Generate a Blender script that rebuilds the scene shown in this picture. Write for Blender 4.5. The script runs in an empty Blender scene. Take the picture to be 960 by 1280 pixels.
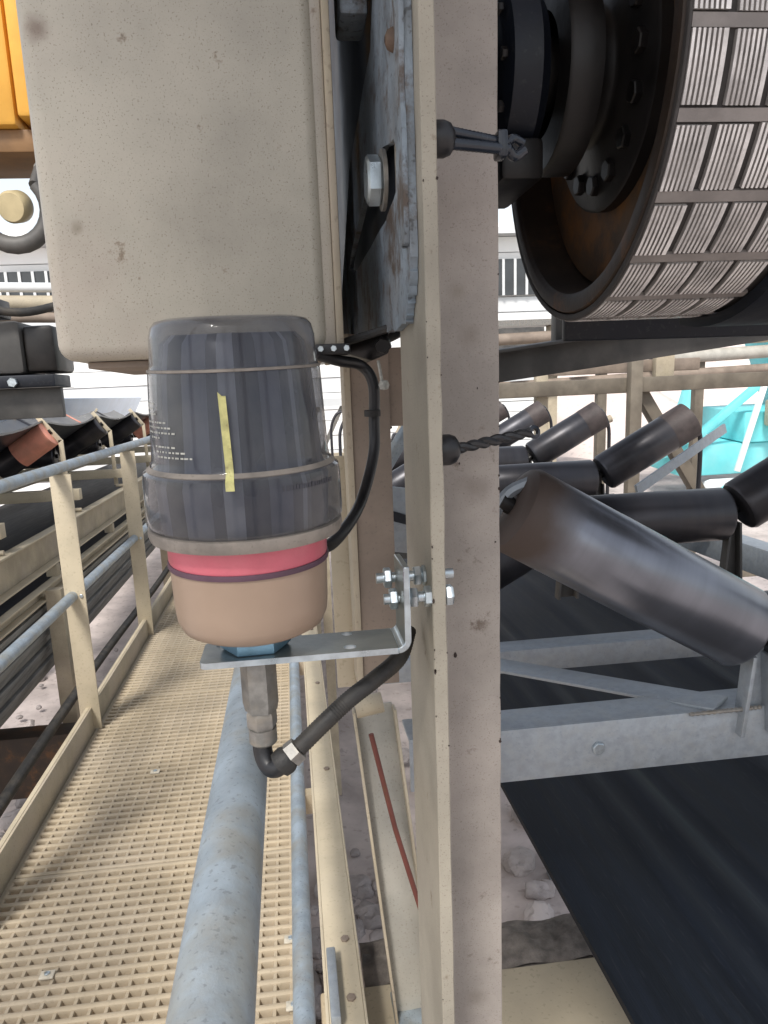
import bpy, bmesh, math, random
from math import sin, cos, pi, radians
from mathutils import Vector, Matrix
random.seed(7)
SC = bpy.context.scene
COL = SC.collection

# ------------------------------------------------------------------ camera
H = 3.4            # camera height over the ground
SL = 0.066         # the conveyors run downhill away from the camera by this slope
F, CX, CY = 980.0, 480.0, 640.0
PITCH, ROLL, YAW = radians(12.5), radians(-2.15), radians(6.7)
_f = Vector((sin(YAW)*cos(PITCH), cos(YAW)*cos(PITCH), -sin(PITCH)))
_r0 = Vector((cos(YAW), -sin(YAW), 0)); _u0 = _r0.cross(_f)
_r = _r0*cos(ROLL) + _u0*sin(ROLL); _u = -_r0*sin(ROLL) + _u0*cos(ROLL)
cam = bpy.data.cameras.new('camera'); co = bpy.data.objects.new('camera', cam); COL.objects.link(co)
co.matrix_world = Matrix(((_r.x, _u.x, -_f.x, 0), (_r.y, _u.y, -_f.y, 0), (_r.z, _u.z, -_f.z, H), (0, 0, 0, 1)))
cam.sensor_fit = 'VERTICAL'; cam.sensor_height = 36.0; cam.lens = 36.0*F/1280.0
cam.clip_start = 0.02; cam.clip_end = 3000
SC.camera = co

# ------------------------------------------------------------------ light
SUN_EL, SUN_AZ = radians(52), radians(205)      # azimuth clockwise from +Y: behind the camera, a little to the left
world = bpy.data.worlds.new('World'); SC.world = world; world.use_nodes = True
nt = world.node_tree; bg = nt.nodes['Background']
sky = nt.nodes.new('ShaderNodeTexSky'); sky.sky_type = 'NISHITA'; sky.sun_disc = False
sky.sun_elevation = SUN_EL; sky.sun_rotation = SUN_AZ; sky.dust_density = 1.5; sky.air_density = 1.0; sky.ozone_density = 1.0
hs = nt.nodes.new('ShaderNodeHueSaturation'); hs.inputs['Saturation'].default_value = 0.35
nt.links.new(sky.outputs[0], hs.inputs['Color']); nt.links.new(hs.outputs[0], bg.inputs[0])
bg.inputs[1].default_value = 0.15
sl = bpy.data.lights.new('sun', 'SUN'); sl.energy = 2.6; sl.angle = radians(12); sl.color = (1, 0.96, 0.9)
so = bpy.data.objects.new('sun', sl); COL.objects.link(so)
_sd = Vector((sin(SUN_AZ)*cos(SUN_EL), cos(SUN_AZ)*cos(SUN_EL), sin(SUN_EL)))
so.rotation_euler = (-_sd).to_track_quat('-Z', 'Y').to_euler()
SC.view_settings.view_transform = 'Standard'; SC.view_settings.look = 'None'
SC.view_settings.exposure = 0.55; SC.view_settings.gamma = 1.0

# ------------------------------------------------------------------ machine coordinates
def W(x, y, v):
    """x across, y along the conveyors, v height over the sloping line through the camera"""
    return Vector((x, y, H + v - SL*y))

# ------------------------------------------------------------------ materials
def mat(name, col, rough=0.6, metal=0.0, var=0.25, vscale=9.0, speck=0.0, sscale=260.0, scol=(.12, .1, .08),
        rust=0.0, rcol=(.16, .07, .03), rscale=14.0, dust=0.0, dcol=(.5, .44, .34), bump=0.15, bscale=120.0,
        spec=0.5, stretch=(1, 1, 1), spots=(), coat=0.0):
    m = bpy.data.materials.new(name); m.use_nodes = True
    t = m.node_tree; N = t.nodes; L = t.links
    b = N['Principled BSDF']
    tc = N.new('ShaderNodeTexCoord'); oi = N.new('ShaderNodeObjectInfo')
    mp = N.new('ShaderNodeMapping'); mp.inputs['Scale'].default_value = stretch
    mul = N.new('ShaderNodeMath'); mul.operation = 'MULTIPLY'; mul.inputs[1].default_value = 37.0
    L.new(oi.outputs['Random'], mul.inputs[0])
    L.new(tc.outputs['Object'], mp.inputs['Vector']); L.new(mul.outputs[0], mp.inputs['Location'])
    def noise(scale, detail=5.0, ro=0.6):
        n = N.new('ShaderNodeTexNoise'); n.inputs['Scale'].default_value = scale
        n.inputs['Detail'].default_value = detail; n.inputs['Roughness'].default_value = ro
        L.new(mp.outputs[0], n.inputs['Vector']); return n.outputs['Fac']
    def ramp(fac, a, c):
        r = N.new('ShaderNodeMapRange'); r.inputs['From Min'].default_value = a; r.inputs['From Max'].default_value = c
        r.interpolation_type = 'SMOOTHSTEP'; L.new(fac, r.inputs['Value']); return r.outputs[0]
    def mix(fac, a, c, k=1.0):
        x = N.new('ShaderNodeMix'); x.data_type = 'RGBA'
        if k != 1.0:
            mm = N.new('ShaderNodeMath'); mm.operation = 'MULTIPLY'; mm.inputs[1].default_value = k
            L.new(fac, mm.inputs[0]); fac = mm.outputs[0]
        L.new(fac, x.inputs['Factor'])
        for s, i in ((a, 'A'), (c, 'B')):
            sock = [q for q in x.inputs if q.name == i and q.type == 'RGBA'][0]
            if isinstance(s, tuple): sock.default_value = (*s, 1)
            else: L.new(s, sock)
        return [q for q in x.outputs if q.type == 'RGBA'][0]
    n1 = noise(vscale)
    c = mix(ramp(n1, .3, .7), tuple(q*(1-var) for q in col), tuple(min(1, q*(1+var*.6)) for q in col))
    if dust: c = mix(ramp(noise(vscale*.6, 6), .42, .68), c, dcol, dust)
    if rust:
        rf = ramp(noise(rscale, 8, .7), .66-.3*rust, .74-.2*rust); c = mix(rf, c, rcol, .9)
    if speck: c = mix(ramp(noise(sscale, 2, .5), .60, .70), c, scol, speck)
    for (p, rad, sc_, k) in spots:
        d = N.new('ShaderNodeVectorMath'); d.operation = 'DISTANCE'; d.inputs[1].default_value = p
        wob = N.new('ShaderNodeMath'); wob.operation = 'MULTIPLY_ADD'; wob.inputs[1].default_value = rad*1.2
        L.new(tc.outputs['Object'], d.inputs[0]); L.new(noise(60, 4), wob.inputs[0]); L.new(d.outputs['Value'], wob.inputs[2])
        c = mix(ramp(wob.outputs[0], rad*1.9, rad*.7), c, sc_, k)
    L.new(c, b.inputs['Base Color'])
    rr = N.new('ShaderNodeMapRange'); rr.inputs['To Min'].default_value = max(.04, rough-.12); rr.inputs['To Max'].default_value = min(1, rough+.15)
    L.new(n1, rr.inputs['Value']); L.new(rr.outputs[0], b.inputs['Roughness'])
    b.inputs['Metallic'].default_value = metal; b.inputs['Specular IOR Level'].default_value = spec
    b.inputs['Coat Weight'].default_value = coat
    if bump:
        bn = N.new('ShaderNodeBump'); bn.inputs['Strength'].default_value = bump; bn.inputs['Distance'].default_value = 0.002
        L.new(noise(bscale, 4), bn.inputs['Height']); L.new(bn.outputs[0], b.inputs['Normal'])
    return m

M = {}
M['tan_box'] = mat('dusty_tan_box_paint', (.41, .38, .315), .33, var=.2, vscale=6, speck=.6, sscale=620, scol=(.15, .125, .09), bump=.10, bscale=300,
                   dust=.55, dcol=(.40, .33, .285), rust=.10, rcol=(.20, .15, .10), rscale=34,
                   spots=[((-.115, -.004, .275), .013, (.17, .12, .09), .85), ((-.1, -.004, .115), .007, (.2, .17, .12), .8), ((-.03, -.004, .205), .002, (.06, .05, .04), 1),
                          ((-.13, -.004, .09), .008, (.25, .21, .15), .6), ((-.01, -.004, .228), .003, (.2, .19, .16), .8)])
M['column_leg'] = mat('column_leg_paint', (.34, .31, .25), .6, var=.22, vscale=7, speck=.5, sscale=650, scol=(.14, .11, .09), dust=.45, dcol=(.42, .37, .31), bump=.15, bscale=260, rust=.16, rcol=(.17, .13, .09), rscale=26)
M['column'] = mat('weathered_column_paint', (.355, .318, .285), .6, var=.26, vscale=7, speck=.45, sscale=650, scol=(.14, .11, .09), dust=.5, dcol=(.43, .37, .335), bump=.15, bscale=260,
                  rust=.2, rcol=(.15, .115, .09), rscale=30,
                  spots=[((0.0541, .044, 1.6419), .012, (.2, .17, .145), .6), ((0.0553, .044, 1.5053), .016, (.2, .17, .145), .55), ((0.0432, .044, 1.6797), .009, (.22, .19, .15), .5), ((.052, .044, .95), .013, (.2, .17, .14), .5)])
M['tan'] = mat('tan_steel_paint', (.50, .43, .31), .55, var=.14, vscale=5, speck=.25, sscale=120, scol=(.2, .16, .1), dust=.3, bump=.1)
M['tan_dusty'] = mat('dusty_tan_steel', (.42, .36, .26), .7, var=.2, vscale=6, speck=.3, sscale=150, dust=.5, dcol=(.42, .36, .3), bump=.15)
M['brown_steel'] = mat('brown_dusty_steel', (.24, .19, .15), .7, var=.25, vscale=7, speck=.3, sscale=200, dust=.3, dcol=(.34, .28, .23))
M['clip'] = mat('dusty_clip', (.50, .46, .38), .6, var=.2, vscale=60, dust=.4)
M['frp'] = mat('tan_moulded_grating', (.43, .355, .25), .66, var=.2, vscale=4, speck=.3, sscale=90, scol=(.25, .2, .14), dust=.5, dcol=(.42, .36, .28), bump=.2, bscale=500)
M['galv'] = mat('galvanized_steel', (.34, .375, .41), .5, .5, var=.12, vscale=70, speck=.25, sscale=170, scol=(.2, .23, .26), dust=.25, dcol=(.40, .40, .37), bump=.12, bscale=200)
M['galv_pipe'] = mat('galvanized_pipe', (.34, .40, .45), .5, .35, var=.2, vscale=22, speck=.45, sscale=220, scol=(.16, .17, .17), dust=.65, dcol=(.31, .29, .235), bump=.3, bscale=160)
M['zinc'] = mat('bright_zinc', (.55, .62, .66), .3, .85, var=.2, vscale=60, bump=.1)
M['plate_zinc'] = mat('zinc_plated_bracket', (.19, .21, .205), .36, .6, var=.3, vscale=26, dust=.35, dcol=(.36, .34, .27), bump=.1)
M['blue_nut'] = mat('blue_zinc_nut', (.25, .45, .6), .3, .7, var=.2, vscale=50)
M['grey_metal'] = mat('dull_grey_fitting', (.28, .27, .25), .45, .6, var=.25, vscale=80, dust=.4, dcol=(.36, .31, .24))
M['black'] = mat('black_rubber', (.018, .018, .02), .42, var=.3, vscale=20, bump=.1)
M['black_dusty'] = mat('dusty_black_rubber', (.025, .024, .023), .6, var=.3, vscale=30, dust=.35, dcol=(.13, .11, .085), bump=.3, bscale=300)
M['gloss_black'] = mat('glossy_black_strap', (.02, .025, .035), .22, var=.2, vscale=40)
M['belt'] = mat('black_conveyor_belt', (.006, .0085, .014), .52, var=.5, vscale=7, stretch=(6, .2, 6), dust=.06, dcol=(.04, .047, .06), speck=.2, sscale=40, scol=(.04, .042, .05), bump=.12, bscale=60, spec=.16)
M['belt_pale'] = mat('worn_shiny_belt', (.03, .035, .045), .3, var=.3, vscale=3, bump=.05, spec=.9)
M['roll'] = mat('worn_steel_roll', (.05, .052, .06), .33, .75, var=.4, vscale=14, stretch=(.35, 3, 3), dust=.25, dcol=(.12, .105, .095), bump=.06)
M['roll_black'] = mat('black_idler_roll', (.045, .045, .052), .34, .5, var=.3, vscale=8, dust=.35, dcol=(.10, .085, .08), bump=.06, stretch=(1, .15, .15))
M['roll_orange'] = mat('orange_idler_roll', (.80, .33, .23), .5, var=.15, vscale=12, dust=.3, dcol=(.5, .3, .2))
M['rust_dark'] = mat('brown_dusty_roll_end', (.062, .048, .046), .6, .1, var=.35, vscale=30, dust=.3, dcol=(.11, .09, .085))
M['rust'] = mat('rusty_roll_end', (.12, .075, .05), .65, .2, var=.4, vscale=30, dust=.3, dcol=(.17, .13, .1))
M['worn_blue'] = mat('chipped_blue_steel', (.25, .30, .35), .48, .25, var=.3, vscale=18, rust=.62, rcol=(.10, .07, .05), rscale=17, speck=.6, sscale=140, scol=(.05, .045, .04),
                     dust=.35, dcol=(.24, .21, .18), bump=1.0, bscale=55)
M['navy'] = mat('dark_navy_steel', (.007, .010, .018), .5, .1, var=.4, vscale=12, speck=.2, sscale=120, scol=(.07, .07, .07))
M['drum_dark'] = mat('greasy_shade_black_steel', (.010, .009, .009), .42, .2, var=.5, vscale=14, dust=.3, dcol=(.028, .022, .018), bump=.2, bscale=60)  # greasy steel, blackened further to stand for the shade inside the drum
M['drum_rust'] = mat('rusty_drum_shell', (.045, .028, .018), .6, .1, var=.5, vscale=9, rust=.5, rcol=(.13, .058, .02), rscale=9, bump=.3, bscale=70)
M['groove'] = mat('dark_lagging_rubber', (.055, .05, .048), .7, var=.3, vscale=20)
M['disc_rust'] = mat('rust_brown_end_disc', (.11, .07, .042), .65, .1, var=.5, vscale=7, rust=.6, rcol=(.19, .085, .025), rscale=8, bump=.2)
M['lagging'] = mat('dusty_grey_rubber_lagging', (.27, .245, .23), .7, var=.3, vscale=14, dust=.4, dcol=(.24, .215, .2), bump=.2)
M['ceramic'] = mat('worn_ceramic_tile', (.76, .73, .71), .24, .0, var=.4, vscale=22, dust=.4, dcol=(.33, .29, .27), bump=.05)
M['ceramic_gap'] = mat('dark_tile_groove', (.31, .29, .275), .8, var=.3, vscale=40)
M['base_tan'] = mat('tan_plastic_housing', (.34, .245, .18), .36, var=.06, vscale=12, dust=.2, dcol=(.40, .31, .23), bump=.04,
                    spots=[((.004, -.06, .018), .002, (.12, .08, .05), .7)])
M['pink'] = mat('pink_translucent_ring', (.60, .14, .18), .3, var=.1, vscale=20, dust=.15, dcol=(.6, .3, .28))
M['seal'] = mat('dark_violet_seal', (.10, .05, .075), .45, var=.2, vscale=30)
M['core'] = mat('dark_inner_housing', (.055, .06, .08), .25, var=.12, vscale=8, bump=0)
M['core_pale'] = mat('pale_reflection_band', (.24, .255, .29), .3, var=.15, vscale=20, bump=0)
M['core_light'] = mat('grey_reflection_band', (.125, .135, .17), .3, var=.2, vscale=30, bump=0)
M['dusty_lip'] = mat('dust_caked_plastic', (.215, .19, .165), .6, var=.3, vscale=40, speck=.4, sscale=300, dust=.4, dcol=(.34, .29, .24))
M['print'] = mat('pale_print', (.42, .42, .38), .6, var=.3, vscale=300)
M['yellow_tape'] = mat('yellow_tape', (.52, .49, .20), .5, var=.3, vscale=90, speck=.6, sscale=300, scol=(.25, .2, .08))
M['dark_print'] = mat('dark_print', (.05, .05, .06), .6)
M['yellow'] = mat('yellow_paint', (.78, .40, .06), .45, var=.15, vscale=4, dust=.15, dcol=(.5, .33, .12))
M['white'] = mat('white_cladding', (.83, .83, .81), .5, var=.05, vscale=1.5, dust=.2, dcol=(.7, .68, .64))
M['white_grey'] = mat('grey_cladding', (.66, .67, .67), .5, var=.1, vscale=2)
M['window'] = mat('dark_window', (.05, .055, .06), .15, var=.2, vscale=3)
M['dark_grey'] = mat('dark_grey_machine_paint', (.07, .068, .065), .55, .1, var=.3, vscale=6, dust=.35, dcol=(.2, .18, .16))
M['grey_strip'] = mat('weathered_grey_rubber', (.20, .195, .18), .6, var=.4, vscale=6, stretch=(8, .5, 8), dust=.4, dcol=(.26, .24, .2), bump=.3)
M['olive'] = mat('olive_dusty_steel', (.12, .10, .075), .6, var=.25, vscale=5, dust=.35, dcol=(.3, .26, .2))
M['cyan'] = mat('cyan_machine_paint', (.16, .66, .70), .45, var=.2, vscale=1.2, dust=.35, dcol=(.42, .62, .62))
M['ground'] = mat('pinkish_gravel', (.49, .425, .40), .9, var=.3, vscale=2.2, speck=.5, sscale=16, scol=(.26, .22, .2), dust=.4, dcol=(.6, .52, .47), bump=.9, bscale=14)
M['rock'] = mat('grey_rock', (.36, .32, .305), .85, var=.35, vscale=4, speck=.3, sscale=30, scol=(.14, .12, .11), dust=.3, dcol=(.4, .35, .32), bump=.8, bscale=22)
M['dirt'] = mat('dark_spilled_fines', (.2, .175, .155), .95, var=.4, vscale=30, speck=.5, sscale=120, bump=1, bscale=80)
M['grey_paint'] = mat('dusty_pale_grey_paint', (.42, .405, .36), .6, var=.18, vscale=8, speck=.3, sscale=200, dust=.4, dcol=(.40, .36, .30))
M['concrete'] = mat('tan_concrete', (.54, .46, .33), .8, var=.12, vscale=5, speck=.2, sscale=90, dust=.3)

def smoke_plastic():
    m = bpy.data.materials.new('smoked_clear_plastic'); m.use_nodes = True
    t = m.node_tree; N = t.nodes; L = t.links; N.remove(N['Principled BSDF'])
    out = N['Material Output']
    tr = N.new('ShaderNodeBsdfTransparent'); tr.inputs[0].default_value = (.62, .63, .66, 1)
    pb = N.new('ShaderNodeBsdfPrincipled'); pb.inputs['Roughness'].default_value = .2; pb.inputs['Coat Weight'].default_value = 1.0; pb.inputs['Coat IOR'].default_value = 1.7; pb.inputs['Coat Roughness'].default_value = .06
    tc = N.new('ShaderNodeTexCoord'); n = N.new('ShaderNodeTexNoise'); n.inputs['Scale'].default_value = 40; n.inputs['Detail'].default_value = 6
    L.new(tc.outputs['Object'], n.inputs['Vector'])
    cr = N.new('ShaderNodeValToRGB'); cr.color_ramp.elements[0].position = .35; cr.color_ramp.elements[0].color = (.13, .135, .155, 1)
    cr.color_ramp.elements[1].position = .75; cr.color_ramp.elements[1].color = (.30, .295, .29, 1)
    L.new(n.outputs['Fac'], cr.inputs[0]); L.new(cr.outputs[0], pb.inputs['Base Color'])
    mr = N.new('ShaderNodeMapRange'); mr.inputs['To Min'].default_value = .06; mr.inputs['To Max'].default_value = .34
    L.new(n.outputs['Fac'], mr.inputs['Value']); L.new(mr.outputs[0], pb.inputs['Roughness'])
    lw = N.new('ShaderNodeLayerWeight'); lw.inputs['Blend'].default_value = .35
    ma = N.new('ShaderNodeMath'); ma.operation = 'MULTIPLY_ADD'; ma.inputs[1].default_value = .75; ma.inputs[2].default_value = .15; ma.use_clamp = True
    L.new(lw.outputs['Facing'], ma.inputs[0])
    mx = N.new('ShaderNodeMixShader'); L.new(ma.outputs[0], mx.inputs[0]); L.new(tr.outputs[0], mx.inputs[1]); L.new(pb.outputs[0], mx.inputs[2])
    L.new(mx.outputs[0], out.inputs[0]); return m
M['smoke'] = smoke_plastic()

# ------------------------------------------------------------------ mesh builder
class MB:
    def __init__(s): s.v = []; s.f = []
    def add(s, vs, fs):
        o = len(s.v); s.v += [Vector(p) for p in vs]; s.f += [tuple(i+o for i in f) for f in fs]; return s
    def hexa(s, p):
        return s.add(p, [(0, 3, 2, 1), (4, 5, 6, 7), (0, 1, 5, 4), (1, 2, 6, 5), (2, 3, 7, 6), (3, 0, 4, 7)])
    def box(s, x0, x1, y0, y1, v0, v1):
        """a box in machine coordinates"""
        return s.hexa([W(x0, y0, v0), W(x1, y0, v0), W(x1, y1, v0), W(x0, y1, v0), W(x0, y0, v1), W(x1, y0, v1), W(x1, y1, v1), W(x0, y1, v1)])
    def bar(s, p, q, w, h, up=Vector((0, 0, 1))):
        """rectangular bar from p to q, w wide sideways, h high"""
        d = (q-p).normalized(); a = d.cross(up).normalized()*(w/2); b = a.cross(d).normalized()*(h/2)
        return s.hexa([p-a-b, p+a-b, q+a-b, q-a-b, p-a+b, p+a+b, q+a+b, q-a+b])
    def prism(s, pts, n):
        """closed outline (3-D points) pushed along the vector n"""
        k = len(pts); vs = list(pts)+[p+n for p in pts]
        return s.add(vs, [tuple(range(k-1, -1, -1)), tuple(range(k, 2*k))]+[(i, (i+1) % k, k+(i+1) % k, k+i) for i in range(k)])
    def tube(s, path, r, n=12, cap=True):
        path = [Vector(p) for p in path]; rs = r if isinstance(r, (list, tuple)) else [r]*len(path)
        vs = []; fs = []; ref = None
        for i, p in enumerate(path):
            d = (path[min(i+1, len(path)-1)]-path[max(i-1, 0)]).normalized()
            if ref is None: ref = d.orthogonal().normalized()
            ref = (ref-d*ref.dot(d)).normalized(); b = d.cross(ref)
            vs += [p+(ref*cos(2*pi*k/n)+b*sin(2*pi*k/n))*rs[i] for k in range(n)]
        for i in range(len(path)-1):
            for k in range(n):
                fs.append((i*n+k, i*n+(k+1) % n, (i+1)*n+(k+1) % n, (i+1)*n+k))
        if cap: fs += [tuple(range(n-1, -1, -1)), tuple(range((len(path)-1)*n, len(path)*n))]
        return s.add(vs, fs)
    def lathe(s, prof, o, ax=Vector((0, 0, 1)), n=40, closed=False):
        """profile of (radius, height) round the axis ax through o"""
        ax = ax.normalized(); a = ax.orthogonal().normalized(); b = ax.cross(a); vs = []; fs = []; k = len(prof)
        for r, h in prof:
            vs += [o+ax*h+(a*cos(2*pi*j/n)+b*sin(2*pi*j/n))*r for j in range(n)]
        for i in range(k if closed else k-1):
            for j in range(n):
                fs.append((i*n+j, i*n+(j+1) % n, ((i+1) % k)*n+(j+1) % n, ((i+1) % k)*n+j))
        if not closed:
            if prof[0][0] > 1e-6: fs.append(tuple(range(n-1, -1, -1)))
            if prof[-1][0] > 1e-6: fs.append(tuple(range((k-1)*n, k*n)))
        return s.add(vs, fs)
    def hexnut(s, o, ax, r, h, ph=0.0):
        ax = ax.normalized(); a = ax.orthogonal().normalized(); b = ax.cross(a)
        def ring(rr, hh): return [o+ax*hh+(a*cos(pi*j/3+ph)+b*sin(pi*j/3+ph))*rr for j in range(6)]
        vs = ring(r*.9, 0)+ring(r, h*.15)+ring(r, h*.85)+ring(r*.88, h)
        fs = [tuple(range(5, -1, -1)), tuple(range(18, 24))]+[(i*6+j, i*6+(j+1) % 6, (i+1)*6+(j+1) % 6, (i+1)*6+j) for i in range(3) for j in range(6)]
        return s.add(vs, fs)

WL = {}
def tag(o, label=None, cat=None, group=None, kind=None):
    for k, v in (('label', label), ('category', cat), ('group', group), ('kind', kind)):
        if v: o[k] = v
    return o
def thing(name, label, cat, loc, group=None):
    o = bpy.data.objects.new(name, None); COL.objects.link(o); o.location = loc; o.empty_display_size = .1
    WL[o.name] = Vector(loc); return tag(o, label, cat, group)
def build(name, mb, m, parent=None, bevel=0.0, origin=None, smooth=40, jitter=0.0, bseg=2):
    base = WL[parent.name] if parent else Vector((0, 0, 0))
    org = Vector(origin) if origin is not None else (base if parent else sum(mb.v, Vector())/len(mb.v))
    me = bpy.data.meshes.new(name); me.from_pydata([p-org for p in mb.v], [], mb.f)
    bm = bmesh.new(); bm.from_mesh(me); bmesh.ops.recalc_face_normals(bm, faces=bm.faces)
    if bevel:
        es = [e for e in bm.edges if len(e.link_faces) == 2 and e.calc_face_angle(0) > radians(30)]
        bmesh.ops.bevel(bm, geom=es, offset=bevel, segments=bseg, profile=.5, affect='EDGES', clamp_overlap=True)
    if jitter:
        for v in bm.verts: v.co += Vector([random.uniform(-jitter, jitter) for _ in range(3)])
    for f in bm.faces: f.smooth = True
    bm.to_mesh(me); bm.free(); me.materials.append(m)
    me.set_sharp_from_angle(angle=radians(smooth))
    o = bpy.data.objects.new(name, me); COL.objects.link(o); o.location = org-base
    if parent: o.parent = parent
    WL[o.name] = org; return o
def single(name, mb, m, label, cat, group=None, **k):
    return tag(build(name, mb, m, **k), label, cat, group)
def struct(name, mb, m, parent=None, **k):
    o = build(name, mb, m, parent, **k)
    if not parent: o['kind'] = 'structure'
    return o
def copy_tree(o, delta, parent=None):
    c = o.copy(); COL.objects.link(c)
    if parent: c.parent = parent
    else: c.location = o.location+delta
    WL[c.name] = WL[o.name]+delta
    for ch in list(o.children): copy_tree(ch, delta, c)
    return c
def smooth_path(pts, n=6):
    """Catmull-Rom through the points"""
    P = [Vector(p) for p in pts]; P = [P[0]*2-P[1]]+P+[P[-1]*2-P[-2]]; out = []
    for i in range(1, len(P)-2):
        for k in range(n):
            t = k/n; a, b, c, d = P[i-1], P[i], P[i+1], P[i+2]
            out.append(.5*((2*b)+(c-a)*t+(2*a-5*b+4*c-d)*t*t+(3*b-a-3*c+d)*t**3))
    out.append(P[-2]); return out
X, Y, Z = Vector((1, 0, 0)), Vector((0, 1, 0)), Vector((0, 0, 1))
D = Vector((0, 1, -SL))          # along the conveyors
exec_parts = []

# ================================================================== GROUND
g = MB(); n = 60; ext = 900.0
def gx(i): t = (i/n)*2-1; return math.copysign(abs(t)**3, t)*ext
idx = []
for j in range(n+1):
    for i in range(n+1):
        x, y = gx(i), gx(j)+3
        rr = math.hypot(x, y); hgt = 0.0
        if rr < 25: hgt = .10*sin(x*1.7+y*.6)*cos(y*1.3-.4*x)+.05*sin(4.1*x)*sin(3.7*y)
        g.v.append(Vector((x, y, hgt)))
for j in range(n):
    for i in range(n):
        a = j*(n+1)+i; g.f.append((a, a+1, a+n+2, a+n+1))
struct('ground', g, M['ground'], origin=(0, 0, 0))

# rocks lying under the walkway and the conveyors
from mathutils import noise as mnoise
def rock(c, r):
    bm = bmesh.new(); bmesh.ops.create_icosphere(bm, subdivisions=3 if r > .06 else 2, radius=1)
    off = Vector([random.uniform(0, 50) for _ in range(3)]); s3 = [random.uniform(.7, 1.25) for _ in range(3)]
    for v in bm.verts:
        p = v.co; c1 = mnoise.cell(p*1.3+off); k = .85+.28*mnoise.noise(p*1.2+off)+.16*mnoise.noise(p*2.8+off)+.09*mnoise.noise(p*6+off)
        v.co = Vector((p.x*k*s3[0]*r, p.y*k*s3[1]*r, p.z*k*s3[2]*r*.7))
    mb = MB(); mb.v = [v.co+Vector(c) for v in bm.verts]; mb.f = [tuple(q.index for q in f.verts) for f in bm.faces]; bm.free(); return mb
rb = MB()
for k in range(900):
    x = random.uniform(-3.2, 3.0); y = random.uniform(1.2, 9)
    if k < 250: x = random.uniform(-.2, 1.0); y = random.uniform(1.8, 4.5)
    if 250 <= k < 420: x = random.uniform(-2.4, -.9); y = random.uniform(2.0, 6)
    q = rock((x, y, .02), .03+.12*random.random()**2.5); rb.add(q.v, q.f)
tag(build('rubble', rb, M['rock'], smooth=24), 'grey rubble lying on the ground below the walkway', None, None, 'stuff')
# ================================================================== STEEL COLUMN
col = thing('steel_column', 'tall dusty tan angle column in the middle with bracket bolts through its near leg', 'column', W(.11, .65, -1.6))
def edge_leg(x0, x1, y0, y1):
    mb = MB(); k = 90
    rows = []
    for i in range(k+1):
        v = -1.6+2.5*i/k; e = lambda: random.uniform(-.00025, .00025)
        ch = random.choice([0, 0, 0, 0, 0, .0006])
        rows.append([W(x0+e(), y0+e()+ch, v), W(x1+e()-ch, y0+e(), v), W(x1+e(), y1, v), W(x0, y1, v)])
    for r_ in rows: mb.v += r_
    for i in range(k):
        for j in range(4): a = i*4; mb.f.append((a+j, a+(j+1) % 4, a+4+(j+1) % 4, a+4+j))
    mb.f += [(3, 2, 1, 0), (k*4, k*4+1, k*4+2, k*4+3)]; return mb
build('flange', edge_leg(.1035, .1145, .577, .708), M['column_leg'], col, bevel=.0008, bseg=1)
cm = MB()                                            # bare chips knocked out of the paint along the edges
for k in range(46):
    v = random.uniform(-.75, .5); w_ = random.uniform(.0004, .0011)*(1.8 if k % 11 == 0 else 1); h_ = w_*random.uniform(.8, 2.2)
    ex, ey = random.choice([(.1145-w_*.5, .5766), (.1900-w_*.6, .6936), (.1038+w_*.5, .5766)])
    if k % 6 == 0: ex, ey = random.uniform(.118, .188), .6936
    cm.prism([W(ex+w_*math.cos(a)*random.uniform(.6, 1.1), ey, v+h_*math.sin(a)*random.uniform(.6, 1.1)) for a in [q*pi/3.5 for q in range(7)]], Vector((0, .0006, 0)))
chips = build('paint_chips', cm, mat('bare_rusty_chips', (.045, .03, .025), .8), col); chips['kind'] = 'stuff'
build('flange', edge_leg(.1145, .190, .694, .706), M['column'], col, bevel=.0008, bseg=1)
# ================================================================== SENSOR
SX, SY = -.0362, .59
sen = thing('level_sensor', 'round sensor with smoked grey cap and pink ring on a tan base', 'sensor', W(SX, SY, -.190))
S0 = W(SX, SY, 0)
# tan base with rounded foot
build('base', MB().lathe([(0, -.178), (.030, -.178), (.046, -.1765), (.054, -.172), (.0575, -.164), (.0585, -.154), (.0595, -.120), (0, -.120)], S0, n=64), M['base_tan'], sen)
build('ring', MB().lathe([(0, -.1195), (.0592, -.1195), (.0600, -.117), (.0602, -.100), (0, -.100)], S0, n=64), M['pink'], sen)
build('seal', MB().lathe([(.0585, -.1225), (.0607, -.1225), (.0610, -.1205), (.0607, -.1185), (.0585, -.1185)], S0, n=64, closed=True), M['seal'], sen)
capp = [(.0665, -.099), (.0690, -.0985), (.0700, -.095), (.0695, -.091), (.0728, -.088), (.0732, -.082), (.0728, -.056), (.0718, -.0505), (.0690, -.0485),
        (.0660, -.046), (.0648, -.040), (.0620, .0195), (.0616, .0215), (.0608, .0230), (.0600, .0265), (.0590, .044), (.0572, .0515), (.0540, .0555), (.046, .0575), (0, .0582)]
cap = build('smoked_cap', MB().lathe(capp, S0, n=80), M['smoke'], sen)
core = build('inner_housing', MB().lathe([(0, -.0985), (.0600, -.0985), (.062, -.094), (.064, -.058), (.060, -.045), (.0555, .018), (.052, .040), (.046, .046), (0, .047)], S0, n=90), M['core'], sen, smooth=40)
core.data.materials.append(M['core_light']); core.data.materials.append(M['navy']); core.data.materials.append(M['core_pale'])
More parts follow.
